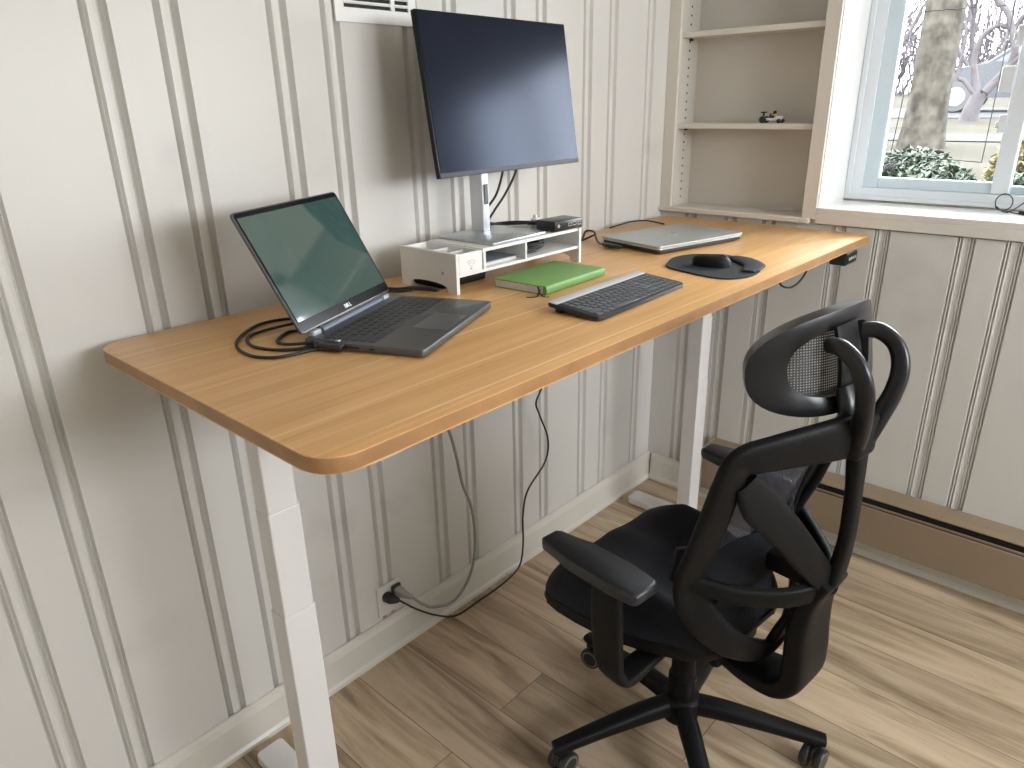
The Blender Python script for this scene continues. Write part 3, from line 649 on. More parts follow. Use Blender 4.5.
# ------------------------------------------------------------------ notebook
bk = tag(empty('notebook', (.8009, -.459, Z), .0558), 'closed green hardcover notebook in front of the white riser', 'notebook')
BW, BD, BH = .245, .1556, .0205
bm = bmesh.new(); boxlim(bm, .002, BW-.004, .004, BD-.004, .0022, BH-.0022); link('pages', bm, M['paper'], bk)
bm = bmesh.new(); prism(bm, rrect(0, BW, 0.003, BD, .004, 3), .0, .0021, .0006); prism(bm, rrect(0, BW, .003, BD, .004, 3), BH-.0021, BH, .0006)
sweep(bm, [(0, .005, BH/2), (BW, .005, BH/2)], .0105, BH, n=2, pw=2.6); link('cover', bm, M['book'], bk, True, 40)
bm = bmesh.new(); sweep(bm, [(.004, .022, .012), (-.008, .016, .006), (-.022, .012, .0012), (-.040, .026, .001)], .004, .0010, n=6, sec=8); sweep(bm, [(-.008, .016, .006), (-.012, -.002, .0012), (-.006, -.012, .001)], .004, .001, n=5, sec=8); sweep(bm, [(.002, .024, .014), (-.005, .021, .019), (-.009, .014, .010)], .004, .001, n=5, sec=8)
link('ribbon_marker', bm, M['cord'], bk, True)

# ------------------------------------------------------------------ keyboard
kb = tag(empty('keyboard', (.700, -.6758, Z), .0401), 'dark wireless keyboard with a pale grey strip along its back edge', 'keyboard')
KW, KD = .358, .128; za, zb = .0105, .0225
Km = Matrix(((1, 0, 0, 0), (0, 1, 0, 0), (0, (zb-za)/KD, 1, za), (0, 0, 0, 1)))
bm = bmesh.new(); prism(bm, rrect(0, KW, 0, KD, [.006, .006, .012, .012], 5), -.0085, 0, .0012); bmesh.ops.transform(bm, matrix=Km, verts=bm.verts)
link('body', bm, M['kbody'], kb, True, 35)
bm = bmesh.new(); boxlim(bm, .012, KW-.012, KD-.030, KD-.010, 0, .013, .003); link('foot_bar', bm, M['kbody'], kb)
bm = bmesh.new(); boxlim(bm, .02, KW-.02, .006, .014, 0, .0035, .001); link('front_pad', bm, M['rub'], kb)
bm = bmesh.new(); prism(bm, rrect(.001, KW-.001, KD-.024, KD, .004, 3), -.002, .0012, .0005); bmesh.ops.transform(bm, matrix=Km, verts=bm.verts); link('back_strip', bm, M['ktray'], kb, True, 30)
KEYS.clear()
krows = [[1]*13+[.3]+[1]*5, [1]*13+[2][:1]+[1]*4, [1.5]+[1]*12+[1.5]+[1]*4, [1.75]+[1]*11+[2.25]+[1]*4, [2.25]+[1]*10+[2.75]+[1]*4, [1.3, 1.2, 1.2, 5.6, 1.2, 1.2, 1.1, 1.1, 1.1]+[1]*4]
krows[0] = [1]*19; krows[1] = [1]*13+[2]+[1]*4
for i, ws in enumerate(krows):
    tmp = KD-.024-.0085-i*.0162
    n0 = set(kb.children)
    keyrow(kb, .010, KW-.010, tmp, 0, .0040, .0128, za+tmp*(zb-za)/KD, .0014, M['keyb'], ws)
for o in kb.children:
    if o.name.startswith('key'): o.rotation_euler = (math.atan2(zb-za, KD), 0, 0)

# ------------------------------------------------------------------ mouse pad and mouse
def mirpoly(pts, n=6): return [(q.x, q.y) for q in cr([(a, b, 0) for a, b in pts], n, True)]
mp_ = tag(empty('mouse_pad', (1.32, -.60, Z)), 'black wrist-rest mouse pad on the desk beside the closed laptop', 'mouse pad')
opl = [(1.262, -.492), (1.335, -.472), (1.405, -.492), (1.430, -.530), (1.455, -.566), (1.438, -.610), (1.405, -.668), (1.365, -.712), (1.300, -.742), (1.225, -.742), (1.180, -.712), (1.172, -.660), (1.192, -.570), (1.215, -.518)]
bm = bmesh.new(); prism(bm, mirpoly([((a-1.32)*.95-.002, (b+.60)*.95+.004) for a, b in opl]), .0003, .0042, .0012); link('mat', bm, M['pad'], mp_, True, 40)
bm = bmesh.new()
wr = [(1.268, -.728), (1.345, -.708), (1.395, -.655), (1.42, -.612)]
sweep(bm, [((a-1.32)*.95, (b+.60)*.95+.006, .007) for a, b in wr], [.030, .058, .058, .030], [.006, .012, .012, .006], n=8, sec=20, pw=2.2); link('wrist_rest', bm, M['pad'], mp_, True, 60)
ms = tag(empty('computer_mouse', (1.292, -.606, Z+.0043), R(-70)), 'black computer mouse lying on the mouse pad', 'mouse')
bm = bmesh.new()
rings = []; NU, NV = 14, 20
for i in range(NU+1):
    f = i/NU; zz = .027*math.sin(f*PI/2); sc = max(0, 1-(f)**3)**.5 if i < NU else 0
    rings.append([bm.verts.new((math.copysign(abs(math.cos(2*PI*k/NV))**.8, math.cos(2*PI*k/NV))*.049*sc-.006*f, math.copysign(abs(math.sin(2*PI*k/NV))**.85, math.sin(2*PI*k/NV))*.027*sc, zz)) for k in range(NV)])
for a, b in zip(rings, rings[1:]):
    for k in range(NV): bm.faces.new((a[k], a[(k+1) % NV], b[(k+1) % NV], b[k]))
bm.faces.new(rings[0][::-1]); bmesh.ops.remove_doubles(bm, verts=bm.verts, dist=1e-5)
link('shell', bm, M['blk'], ms, True, 60)
bm = bmesh.new(); lathe(bm, [(.008, -.003), (.010, -.002), (.010, .002), (.008, .003)], 18, Matrix.Translation((.027, 0, .0195))@Matrix.Rotation(R(90), 4, 'X')); link('scroll_wheel', bm, M['rub'], ms, True)

# ------------------------------------------------------------------ closed laptop
l2 = tag(empty('laptop', (1.3399, -.4206, Z), -.2217), 'closed silver laptop at the far right end of the desk', 'laptop')
W2_, D2 = .3633, .2448
bm = bmesh.new(); prism(bm, rrect(0.004, W2_-.004, .004, D2-.003, .012, 4), .0035, .0135, .002); b2 = link('base', bm, M['key'], l2, True, 30)
bm = bmesh.new(); prism(bm, rrect(.002, W2_-.002, .002, D2-.001, .012, 4), .0130, .0168, .001); link('palm_deck', bm, M['silver'], b2, True, 30)
bm = bmesh.new(); prism(bm, rrect(0, W2_, 0, D2, .012, 4), .0176, .0245, .0018); link('lid', bm, M['silv2'], l2, True, 30)
bm = bmesh.new(); prism(bm, [(W2_/2+.016*math.cos(a*PI/12), D2/2+.016*math.sin(a*PI/12)) for a in range(24)], .02452, .02475); bmesh.ops.scale(bm, vec=(1, 1, 1), verts=bm.verts); link('round_badge', bm, mat('badge_grey', (.42, .44, .45), .25, metal=.7, noise=.02), l2)
for y in (.190, .165, .13, .09):
    bm = bmesh.new(); box(bm, (.0036, y, .0085), (.0012, .014, .005), .0003); link('port', bm, M['dark'], b2)
for x in (.04, W2_-.04):
    bm = bmesh.new(); box(bm, (x, D2/2, .0018), (.012, D2*.8, .0035), .001); link('foot_strip', bm, M['rub'], b2)

c2 = tag(empty('charging_cable', (1.36, -.19, Z)), 'black cable bent across the desk into the side of the closed laptop', 'cable')
O = Vector((1.36, -.19, Z))
cable('cord', [Vector(q)-O for q in [(1.18, -.155, Z+.004), (1.30, -.135, Z+.004), (1.40, -.105, Z+.004), (1.462, -.075, Z+.018), (1.45, -.115, Z+.022), (1.415, -.150, Z+.010), (1.375, -.190, Z+.006), (1.348, -.232, Z+.009)]], .0032, M['cord'], c2)
cable('cord', [Vector(q)-O for q in [(1.19, -.165, Z+.004), (1.33, -.13, Z+.004), (1.42, -.110, Z+.005), (1.435, -.13, Z+.016)]], .0030, M['cord'], c2)
bm = bmesh.new(); sweep(bm, [(-.004, -.030, .009), (-.020, -.066, .010), (-.021, -.105, .0095)], [.013, .019, .015], [.010, .013, .009], n=3); link('connector', bm, M['cord'], c2, True, 50)
c3 = tag(empty('desk_wire', (1.75, -.05, Z)), 'thin black wire along the back edge of the desk behind the closed laptop', 'cable')
cable('cord', [Vector(q)-Vector((1.75, -.05, Z)) for q in [(1.64, -.044, Z+.0026), (1.70, -.046, Z+.006), (1.775, -.044, Z+.007), (1.825, -.068, Z+.006), (1.83, -.105, Z+.0035), (1.815, -.15, Z+.0028)]], .0026, M['cord'], c3)

# ------------------------------------------------------------------ wire thing on the sill
sw = tag(empty('wire_coil', (2.20, -1.11, 1.1925)), 'loose loop of thin black wire with a dark clip lying on the window sill', 'wire')
bm = bmesh.new(); pts = [(0, .035+.022*math.cos(a*PI/6), .033+.024*math.sin(a*PI/6)) for a in range(-2, 12)]
tube(bm, [(0, -.05, .003), (0, -.01, .002)]+pts+[(0, .02, .004), (0, -.03, .05), (.0, -.06, .072)], .0017, 5, 6); link('wire', bm, M['cord'], sw, True, 60)
bm = bmesh.new(); box(bm, (0, -.03, .008), (.020, .045, .010), .002); link('clip', bm, M['blks'], sw, True, 50)

# ------------------------------------------------------------------ office chair
TH = R(-6); ch = tag(empty('office_chair', (.8946, -.8186, 0), TH), 'black ergonomic office chair with headrest and open-frame back, turned to the desk', 'office chair')
# five-star base
bm = bmesh.new(); lathe(bm, [(.030, .066), (.046, .074), (.050, .10), (.048, .132), (.040, .140), (.030, .142)], 28); sb = link('base_hub', bm, M['blk'], ch, True)
A0 = R(151.08)-TH
for k in range(5):
    a = A0+k*2*PI/5; ca, sa = math.cos(a), math.sin(a)
    bm = bmesh.new(); sweep(bm, [(ca*q, sa*q, z) for q, z in ((.030, .112), (.11, .110), (.22, .098), (.305, .086), (.345, .082))], [.050, .050, .044, .038, .034], [.050, .044, .034, .030, .022], n=5, sec=16, pw=3); link('base_leg', bm, M['blk'], ch, True, 50)
    # caster: trailing twin wheels under the leg tip
    sw_ = a+(R(25), R(-40), R(60), R(10), R(15))[k]
    cm = Matrix.Translation((ca*.327, sa*.327, 0))@Matrix.Rotation(sw_, 4, 'Z')
    bm = bmesh.new(); lathe(bm, [(.006, .030), (.006, .080)], 10, cm); box(bm, (-.004, 0, .046), (.040, .013, .034), .004)
    vs = [v for v in bm.verts if v.co.length < .12]; bmesh.ops.transform(bm, matrix=cm, verts=vs)
    cs = link('caster', bm, M['blks'], ch, True, 40)
    for s in (-1, 1):
        wmx = cm@Matrix.Translation((-.008, s*.0165, .0310))@Matrix.Rotation(R(90), 4, 'X')
        bm = bmesh.new(); lathe(bm, [(.020, -.0085), (.029, -.0085), (.031, -.006), (.031, .006), (.029, .0085), (.020, .0085)], 26, wmx); w = link('wheel', bm, M['rub'], cs, True, 40)
        bm = bmesh.new(); lathe(bm, [(.0245, -.0090), (.0245, .0090)], 26, wmx); 
        rm = link('wheel_rim', bm, M['rim'], cs, True, 40)
        bm = bmesh.new(); lathe(bm, [(.0205, -.0094), (.0205, .0094)], 22, wmx); link('wheel_cap', bm, M['blks'], cs, True, 40)
bm = bmesh.new(); lathe(bm, [(.034, .124), (.036, .128), (.034, .20), (.029, .203), (.029, .29), (.025, .292), (.025, .36)], 24); link('gas_column', bm, M['blk'], ch, True)
bm = bmesh.new(); box(bm, (0, -.02, .380), (.17, .24, .055), .014); box(bm, (0, -.02, .345), (.085, .10, .03), .01); link('tilt_mechanism', bm, M['blk'], ch, True)
bm = bmesh.new(); sweep(bm, [(.08, .03, .375), (.17, .03, .370), (.235, .03, .366)], .012, .012, n=3, pw=2); box(bm, (.245, .03, .366), (.045, .028, .010), .003); link('height_lever', bm, M['blk'], ch, True)
# seat outline (x half-width by y)
def seat_hw(y):
    K = [(-.165, .09), (-.155, .135), (-.13, .165), (-.09, .185), (-.03, .215), (.05, .243), (.14, .255), (.22, .250), (.262, .225), (.285, .17), (.297, .09)]
    for (a, b), (c, d) in zip(K, K[1:]):
        if y <= c: return b+(d-b)*max(0, (y-a))/(c-a)
    return K[-1][1]
def seat_poly(s=1.0, n=22):
    ys = [-.165+.462*(1-math.cos(PI*k/n))/2 for k in range(n+1)]
    return [(seat_hw(y)*s, y) for y in ys]+[(-seat_hw(y)*s, y) for y in ys[::-1]]
bm = bmesh.new(); prism(bm, seat_poly(1.0), .420, .448, .010, seg=3)
for v in bm.verts:
    if v.co.y > .12: v.co.z -= .035*((v.co.y-.12)/.18)**2*1.0
link('seat_pan', bm, M['blk'], ch, True, 50)
# contoured cushion
bm = bmesh.new(); NX, NY = 36, 40; g = {}
def ztop(x, y, hw, e):
    s = x/max(hw, .01)
    ed = (1-abs(s)**6); ye = min(1, max(0, (y+.165)/.03))*min(1, max(0, (.29-y)/.04))
    z = .448+(.042+.018*min(1, max(0, y/.1)))*max(0, ed)**.5*math.sqrt(max(0, ye))
    horse = math.exp(-((abs(x)-.165)/.055)**2)*.052*min(1, max(0, (.27-y)/.12))*min(1, max(0, (y+.165)/.06))       # raised side bolsters
    horse += .012*math.exp(-(x/.04)**2)*max(0, min(1, (y-.06)/.1))*min(1, max(0, (.28-y)/.05))      # centre ridge at the front
    hollow = -.038*math.exp(-((x/.085)**2+((y+.03)/.11)**2))
    z += (horse+hollow)*max(0, ed)*ye
    if y > .12: z -= .035*((y-.12)/.18)**2
    return z
for side in (0, 1):
    for j in range(NY+1):
        y = -.162+.456*j/NY; hw = seat_hw(y)*.985
        for i in range(NX+1):
            s = math.sin((i/NX-.5)*PI); x = s*hw
            zb_ = .447-(.035*((y-.12)/.18)**2 if y > .12 else 0)
            g[side, i, j] = bm.verts.new((x, y, max(ztop(x, y, hw, 0), zb_+.001) if side == 0 else zb_))
for side in (0, 1):
    for j in range(NY):
        for i in range(NX):
            q = (g[side, i, j], g[side, i+1, j], g[side, i+1, j+1], g[side, i, j+1]); bm.faces.new(q if side == 0 else q[::-1])
for j in range(NY):
    for i in (0, NX): bm.faces.new((g[0, i, j], g[0, i, j+1], g[1, i, j+1], g[1, i, j]))
for i in range(NX):
    for j in (0, NY): bm.faces.new((g[0, i, j], g[0, i+1, j], g[1, i+1, j], g[1, i, j]))
link('seat_cushion', bm, M['cloth'], ch, True, 70)
# arm rests
for s in (-1, 1):
    bm = bmesh.new(); poly = [(.030, -.100), (.039, -.090), (.041, -.03), (.039, .08), (.030, .158), (.020, .170), (-.020, .170), (-.030, .158), (-.039, .08), (-.041, -.03), (-.039, -.090), (-.030, -.100)]
    prism(bm, poly, .636, .664, .009, Matrix.Translation((s*(.300 if s < 0 else .285), 0, 0 if s < 0 else .010)), seg=3); link('armrest_pad', bm, M['armp'], ch, True, 60)
    bm = bmesh.new(); box(bm, (s*.300, -.005, .631), (.052, .12, .012), .004); link('pad_plate', bm, M['blk'], ch, True)
    bm = bmesh.new()
    sweep(bm, [(s*.305, -.002, .628), (s*.307, -.006, .56), (s*.307, -.012, .47), (s*.303, -.02, .415), (s*.275, -.028, .388), (s*.20, -.03, .392), (s*.10, -.03, .398), (s*.05, -.03, .400)],
          [.070, .078, .074, .068, .062, .055, .050, .050], [.024, .026, .026, .026, .026, .024, .022, .022], up=[(1, 0, 0), (1, 0, 0), (1, 0, 0), (.7*1, 0, -.7*-s*-1), (0, 0, -s), (0, 0, -s), (0, 0, -s)], n=6, sec=18, pw=3.6)
    link('armrest_post', bm, M['blk'], ch, True, 50)
# back frame: one moulded piece - hub, spine, top beams, side rails, X braces and lower yoke
bm = bmesh.new(); UP = (0, 1, 0)
for s in (-1, 1):
    # top beam and side rail in one sweep
    sweep(bm, [(0, -.318, .966), (s*.08, -.292, .966), (s*.165, -.245, .957), (s*.213, -.213, .944), (s*.226, -.200, .898), (s*.226, -.183, .83), (s*.221, -.158, .74), (s*.206, -.130, .655), (s*.198, -.134, .60), (s*.176, -.158, .545), (s*.125, -.190, .485), (s*.05, -.212, .440), (0, -.216, .430)],
          [.088, .080, .066, .056, .056, .058, .062, .068, .074, .072, .062, .052, .048], [.030, .028, .028, .028, .028, .026, .026, .026, .024, .024, .024, .026, .026], up=[(0, -1, 0), (s*.12, -1, 0), (s*.25, -1, 0), (s*.4, -.9, 0), (s*.5, -.9, 0), (s*.5, -.9, 0), (s*.5, -.9, 0), (s*.5, -.9, 0), (s*.45, -.9, -.1), (s*.3, -.9, -.2), (0, -.9, -.4)], n=7, sec=18, pw=3.4)
    # X brace from shoulder to the junction low on the spine
    sweep(bm, [(s*.203, -.222, .905), (s*.178, -.238, .86), (s*.125, -.270, .79), (s*.07, -.296, .715), (s*.02, -.312, .655)], [.046, .078, .070, .062, .052], [.016]*5, up=(s*.3, -1, 0), n=7, sec=16, pw=3.6)
    # horizontal bow
    sweep(bm, [(s*.208, -.132, .652), (s*.155, -.205, .632), (s*.08, -.275, .628), (0, -.315, .640)], [.034, .038, .042, .046], [.022, .022, .022, .026], up=(s*.3, -1, 0), n=7, sec=16, pw=3.2)
sweep(bm, [(0, -.318, .97), (0, -.326, .86), (0, -.328, .75), (0, -.318, .655)], [.050, .036, .036, .050], [.034, .026, .026, .030], up=(0, -1, 0), n=7, sec=16, pw=3.4)
sweep(bm, [(0, -.312, .642), (0, -.268, .575), (0, -.235, .500), (0, -.212, .432)], [.056, .056, .058, .060], [.022]*4, up=(0, -1, .6), n=7, sec=16, pw=3.4)
link('back_frame', bm, M['blk'], ch, True, 50)
bm = bmesh.new()
sweep(bm, [(0, -.318, .655), (0, -.292, .60), (0, -.283, .53), (0, -.286, .45), (0, -.282, .395), (0, -.245, .358), (0, -.17, .350), (0, -.09, .366), (0, -.02, .380)], [.085, .105, .122, .125, .125, .120, .110, .095, .085], [.028, .040, .048, .052, .050, .042, .034, .030, .030], up=[(0, -1, .2), (0, -1, .2), (0, -1, 0), (0, -1, 0), (0, -1, -.2), (0, -.5, -1), (0, 0, -1), (0, .1, -1), (0, .1, -1)], n=8, sec=20, pw=5)
link('back_support', bm, M['blk'], ch, True, 45)
# mesh back panel with its rim
def back_surf(u, v):   # u -1..1, v 0..1
    z = .575+.355*v; hw = .150+.050*math.sin(v*PI*.55)
    x = u*hw; y = -.150-.085*v+.03*math.sin(v*PI)-.035*(1-u*u)*(.4+.6*v)
    return Vector((x, y+.012, z))
bm = bmesh.new(); NU, NV = 20, 24
gv = [[bm.verts.new(back_surf(-1+2*i/NU, j/NV)) for i in range(NU+1)] for j in range(NV+1)]
for j in range(NV):
    for i in range(NU): bm.faces.new((gv[j][i], gv[j][i+1], gv[j+1][i+1], gv[j+1][i]))
link('back_mesh', bm, M['backmesh'], ch, True, 180)
bm = bmesh.new()
rim = [back_surf(-1+2*i/8, 0) for i in range(9)]+[back_surf(1, j/8) for j in range(1, 9)]+[back_surf(1-2*i/8, 1) for i in range(1, 9)]+[back_surf(-1, 1-j/8) for j in range(1, 8)]
sweep(bm, rim, .016, .016, up=(0, 1, 0), n=3, sec=10, closed=True, pw=2.4); link('mesh_rim', bm, M['blk'], ch, True, 60)
# lumbar pad
bm = bmesh.new()
sweep(bm, [(-.205, -.085, .668), (-.15, -.135, .655), (-.07, -.170, .650), (0, -.180, .650), (.07, -.170, .650), (.15, -.135, .655), (.205, -.085, .668)], [.070, .115, .125, .120, .125, .115, .070], [.022, .030, .030, .028, .030, .030, .022], up=[(.4, 1, 0), (0, 1, 0), (-.4, 1, 0)], n=8, sec=18, pw=3)
link('lumbar_pad', bm, M['cloth'], ch, True, 60)
bm = bmesh.new(); box(bm, (0, -.245, .648), (.07, .12, .045), .012); link('lumbar_bracket', bm, M['blk'], ch, True)
# headrest
HC = Vector((.016, -.272, 1.092)); TB = R(-8)
def head(u, v, off=0, k=2.3):   # oval wrapped round the head; u,v -1..1
    x = .182*u; z = .094*v; y = k*x*x
    n = Vector((-2*k*x, 1, 0)).normalized()
    p = Vector((x, y, z))+n*off
    p = Matrix.Rotation(R(-9), 3, 'Z')@(Matrix.Rotation(R(-4), 3, 'Y')@(Matrix.Rotation(TB, 3, 'X')@p))
    return HC+p
def oval(t, s=1.0, e=2.5):
    c, d = math.cos(t), math.sin(t); return math.copysign(abs(c)**(2/e), c)*s, math.copysign(abs(d)**(2/e), d)*s
def ring(bm, s0, s1, o0, o1, N=48):
    R_ = []
    for k in range(N):
        t = 2*PI*k/N
        a = oval(t, s0); b = oval(t, s1)
        R_.append([bm.verts.new(head(a[0], a[1], o0)), bm.verts.new(head(a[0], a[1], (o0+o1)/2)), bm.verts.new(head(a[0]*.985, a[1]*.97, o1)), bm.verts.new(head((a[0]+b[0])/2, (a[1]+b[1])/2, o1+.003)), bm.verts.new(head(b[0], b[1], o1-.004)), bm.verts.new(head(b[0], b[1], o0+.004)), bm.verts.new(head((a[0]+b[0])/2, (a[1]+b[1])/2, o0-.002))])
    for k in range(N):
        p, q = R_[k], R_[(k+1) % N]
        for i in range(7): bm.faces.new((p[i], p[(i+1) % 7], q[(i+1) % 7], q[i]))
bm = bmesh.new(); ring(bm, 1.0, .66, 0, .042); link('headrest_frame', bm, M['blks'], ch, True, 70)
bm = bmesh.new()
gv = [[bm.verts.new(head((-.72+1.44*i/24), (-.70+1.40*j/10), .022)) for i in range(25)] for j in range(11)]
for j in range(10):
    for i in range(24):
        uu = (-.72+1.44*(i+.5)/24)/.74; vv = (-.70+1.40*(j+.5)/10)/.74
        if abs(uu)**2.5+abs(vv)**2.5 < 1.08: bm.faces.new((gv[j][i], gv[j][i+1], gv[j+1][i+1], gv[j+1][i]))
for v in [v for v in bm.verts if not v.link_faces]: bm.verts.remove(v)
link('headrest_mesh', bm, M['headmesh'], ch, True, 180)
bm = bmesh.new()
for z0 in (-1, 1): pass
sweep(bm, [head(0, -.72, .004), head(0, 0, -.004), head(0, .72, .004)], .075, .014, up=(0, 1, 0), n=5, pw=4); link('headrest_plate', bm, M['blk'], ch, True)
bm = bmesh.new()
for s in (-1, 1):
    sweep(bm, [(s*.020, -.318, .945), (s*.036, -.332, .99), (s*.058, -.342, 1.035), (s*.072, -.342, 1.08), (s*.076, -.326, 1.118), (s*.072, -.296, 1.138), (s*.062, -.270, 1.136)], [.042, .036, .032, .032, .030, .030, .028], [.022, .020, .020, .020, .020, .022, .024], up=[(-s*.9, 0, .2), (-s*.9, 0, .2), (-s, 0, 0), (-s, 0, 0), (-s, 0, 0)], n=7, sec=16, pw=2.8)
link('headrest_yoke', bm, M['blks'], ch, True, 50)
bm = bmesh.new(); box(bm, (0, -.318, .965), (.075, .044, .085), .014, seg=3); link('frame_hub', bm, M['blk'], ch, True)
bm = bmesh.new(); sweep(bm, [(0, -.300, .99), (0, -.296, 1.02), (0, -.282, 1.05)], [.060, .066, .050], [.036, .034, .026], up=(0, -1, 0), n=5, sec=18, pw=3); link('headrest_slider', bm, M['blks'], ch, True, 50)

# ------------------------------------------------------------------ outside the window
def gz(x): return .9+.0125*(x-2)
bm = bmesh.new(); NXg = 20
vs = [[bm.verts.new((2.5+i*3, y, gz(2.5+i*3))) for y in (-25, 0, 35)] for i in range(NXg)]
for i in range(NXg-1):
    for j in range(2): bm.faces.new((vs[i][j], vs[i+1][j], vs[i+1][j+1], vs[i][j+1]))
struct(link('ground', bm, M['lawn']))
bm = bmesh.new(); a = [bm.verts.new((x, y, gz(x)+.012)) for x, y in ((16.5, -25), (16.5, 35), (23, 35), (23, -25))]; bm.faces.new(a); struct(link('road', bm, M['road']))
bm = bmesh.new(); a = [bm.verts.new((x, y, gz(x)+.012)) for x, y in ((9.8, -25), (9.8, 35), (11.2, 35), (11.2, -25))]; bm.faces.new(a); struct(link('path', bm, M['road']))
rnd = random.Random(4)
# big trunk close to the window
tr = tag(empty('large_tree', (8.75, .80, gz(8.75)-.05)), 'thick mossy tree trunk standing close outside the window', 'tree')
bm = bmesh.new(); NR = 28; rings = []
for j in range(40):
    z = j*.22; rr = .19+.06*math.exp(-z/.25)-.012*z*.5
    rings.append([bm.verts.new(((rr*(1+.07*math.sin(k*1.7+z*.9)+.05*math.sin(k*3.1-z)+rnd.uniform(-.03, .03)))*math.cos(2*PI*k/NR)+.02*math.sin(z), (rr*(1+.05*math.sin(k*2.3+z)))*math.sin(2*PI*k/NR), z)) for k in range(NR)])
for a, b in zip(rings, rings[1:]):
    for k in range(NR): bm.faces.new((a[k], a[(k+1) % NR], b[(k+1) % NR], b[k]))
bm.faces.new(rings[0][::-1]); bm.faces.new(rings[-1]); link('trunk', bm, M['bark'], tr, True, 80)
def branchy(bm, p, d, L, r, lvl, rn, spread=.7):
    n = 4; pts = [Vector(p)]; dd = Vector(d).normalized()
    for k in range(n):
        dd = (dd+Vector((rn.uniform(-.22, .22), rn.uniform(-.22, .22), rn.uniform(-.08, .16)))).normalized(); pts.append(pts[-1]+dd*L/n)
    sweep(bm, pts, [2*r, 1.3*r], [2*r, 1.3*r], up=(.3, .2, .9), n=2, sec=6, pw=2)
    if lvl > 0:
        for k in range(3 if lvl > 1 else 4):
            q = pts[rn.randint(2, n)]; ax = Vector((rn.uniform(-1, 1), rn.uniform(-1, 1), rn.uniform(-.1, .9)))
            branchy(bm, q, dd*(1-spread)+ax*spread, L*rn.uniform(.55, .8), r*.55, lvl-1, rn, spread)
# small bare tree with a loop-shaped fork
bt = tag(empty('bare_tree', (15.37, 1.73, gz(15.37)-.03)), 'small bare tree with crooked branches standing in the lawn before the car', 'tree')
bm = bmesh.new(); B0 = Vector((15.37, 1.73, gz(15.37)-.03))
def limb(q, w, n=5): sweep(bm, [(rnd.uniform(-.05, .05), a, b) for a, b in q], w, w, up=(1, 0, 0), n=n, sec=9, pw=2)
limb([(0, 0), (-.03, .25), (-.11, .50)], [.36, .27, .24])
limb([(-.09, .44), (.04, .78), (.10, 1.07), (.04, 1.40), (-.17, 1.57), (-.38, 1.48), (-.50, 1.19), (-.42, .86), (-.18, .50)], [.15, .12, .10, .09, .08, .09, .11, .13, .15])
limb([(-.11, .40), (.17, .69), (.29, .80), (.28, 1.32), (.36, 1.8)], [.11, .08, .06, .05, .03])
limb([(-.50, 1.19), (-.29, 1.73), (.0, 2.05), (.33, 2.45), (.6, 3.1)], [.11, .10, .09, .07, .05])
limb([(-.20, .57), (-.58, 1.07), (-.92, 1.42), (-1.3, 2.1)], [.12, .09, .07, .04])
for q, d in (((0, .28, 1.3), (0, .6, 1)), ((0, 0, 2.05), (0, -.3, 1)), ((0, -.17, 1.57), (0, .1, 1)), ((0, -.38, 1.48), (0, -.5, 1)), ((0, .29, .85), (0, 1, .4)), ((0, -.92, 1.42), (0, -.3, 1))): branchy(bm, q, d, .9, .026, 2, rnd)
link('trunk_and_branches', bm, M['bark2'], bt, True, 80)
# background bare trees
for i, (x, y, L) in enumerate(((25, 6.6, 2.6), (33, 5.4, 3.0), (38, .8, 3.2), (24, 1.6, 2.2), (34, 11.5, 3.0), (29, -4.5, 2.6), (34, 16.5, 3.0))):
    t_ = tag(empty('bare_tree', (x, y, gz(x)-.05)), ['grey leafless tree far behind the big trunk', 'grey leafless tree beyond the road', 'thin leafless tree behind the parked car', 'low leafless tree across the road', 'tall leafless tree in the distance left of the big trunk', 'leafless tree beyond the road, behind the window latch', 'leafless tree furthest left in the view through the window'][i], 'tree', 'bare trees beyond the road')
    bm = bmesh.new(); branchy(bm, (0, 0, 0), (0, 0, 1), L, .13, 4, rnd, .62); branchy(bm, (0, .1, .9), (0, .5, 1), L*.9, .08, 3, rnd, .62); branchy(bm, (0, -.1, .7), (0, -.6, 1), L*.9, .08, 3, rnd, .62); link('branches', bm, M['bark2'], t_, True, 80)
th = tag(empty('distant_thicket', (52, 8, gz(44)-.1)), 'hazy thicket of leafless twigs filling the far background outside', 'thicket'); th['kind'] = 'stuff'
bm = bmesh.new(); rt = random.Random(9)
for k in range(620):
    y = rt.uniform(-16, 16); x = rt.uniform(-4, 5); L = rt.uniform(2.5, 8.5); p = Vector((x, y, 0)); d = Vector((rt.uniform(-.2, .2), rt.uniform(-.45, .45), 1)).normalized()
    pts = [p, p+d*L*.5, p+d*L+Vector((0, rt.uniform(-.8, .8), 0))]; r_ = rt.uniform(.05, .16)
    sweep(bm, pts, [r_, r_*.4], [r_, r_*.4], up=(1, 0, 0), n=1, sec=4, pw=2)
    for q in range(3):
        a = pts[1].lerp(pts[2], rt.uniform(-.6, .8)); sweep(bm, [a, a+Vector((0, rt.uniform(-1.6, 1.6), rt.uniform(.3, 1.8)))], [.07, .04], [.07, .04], up=(1, 0, 0), n=1, sec=4, pw=2)
link('twigs', bm, mat('lilac_grey_twigs', (.046, .038, .042), .9, noise=.2, nscale=.5), th)
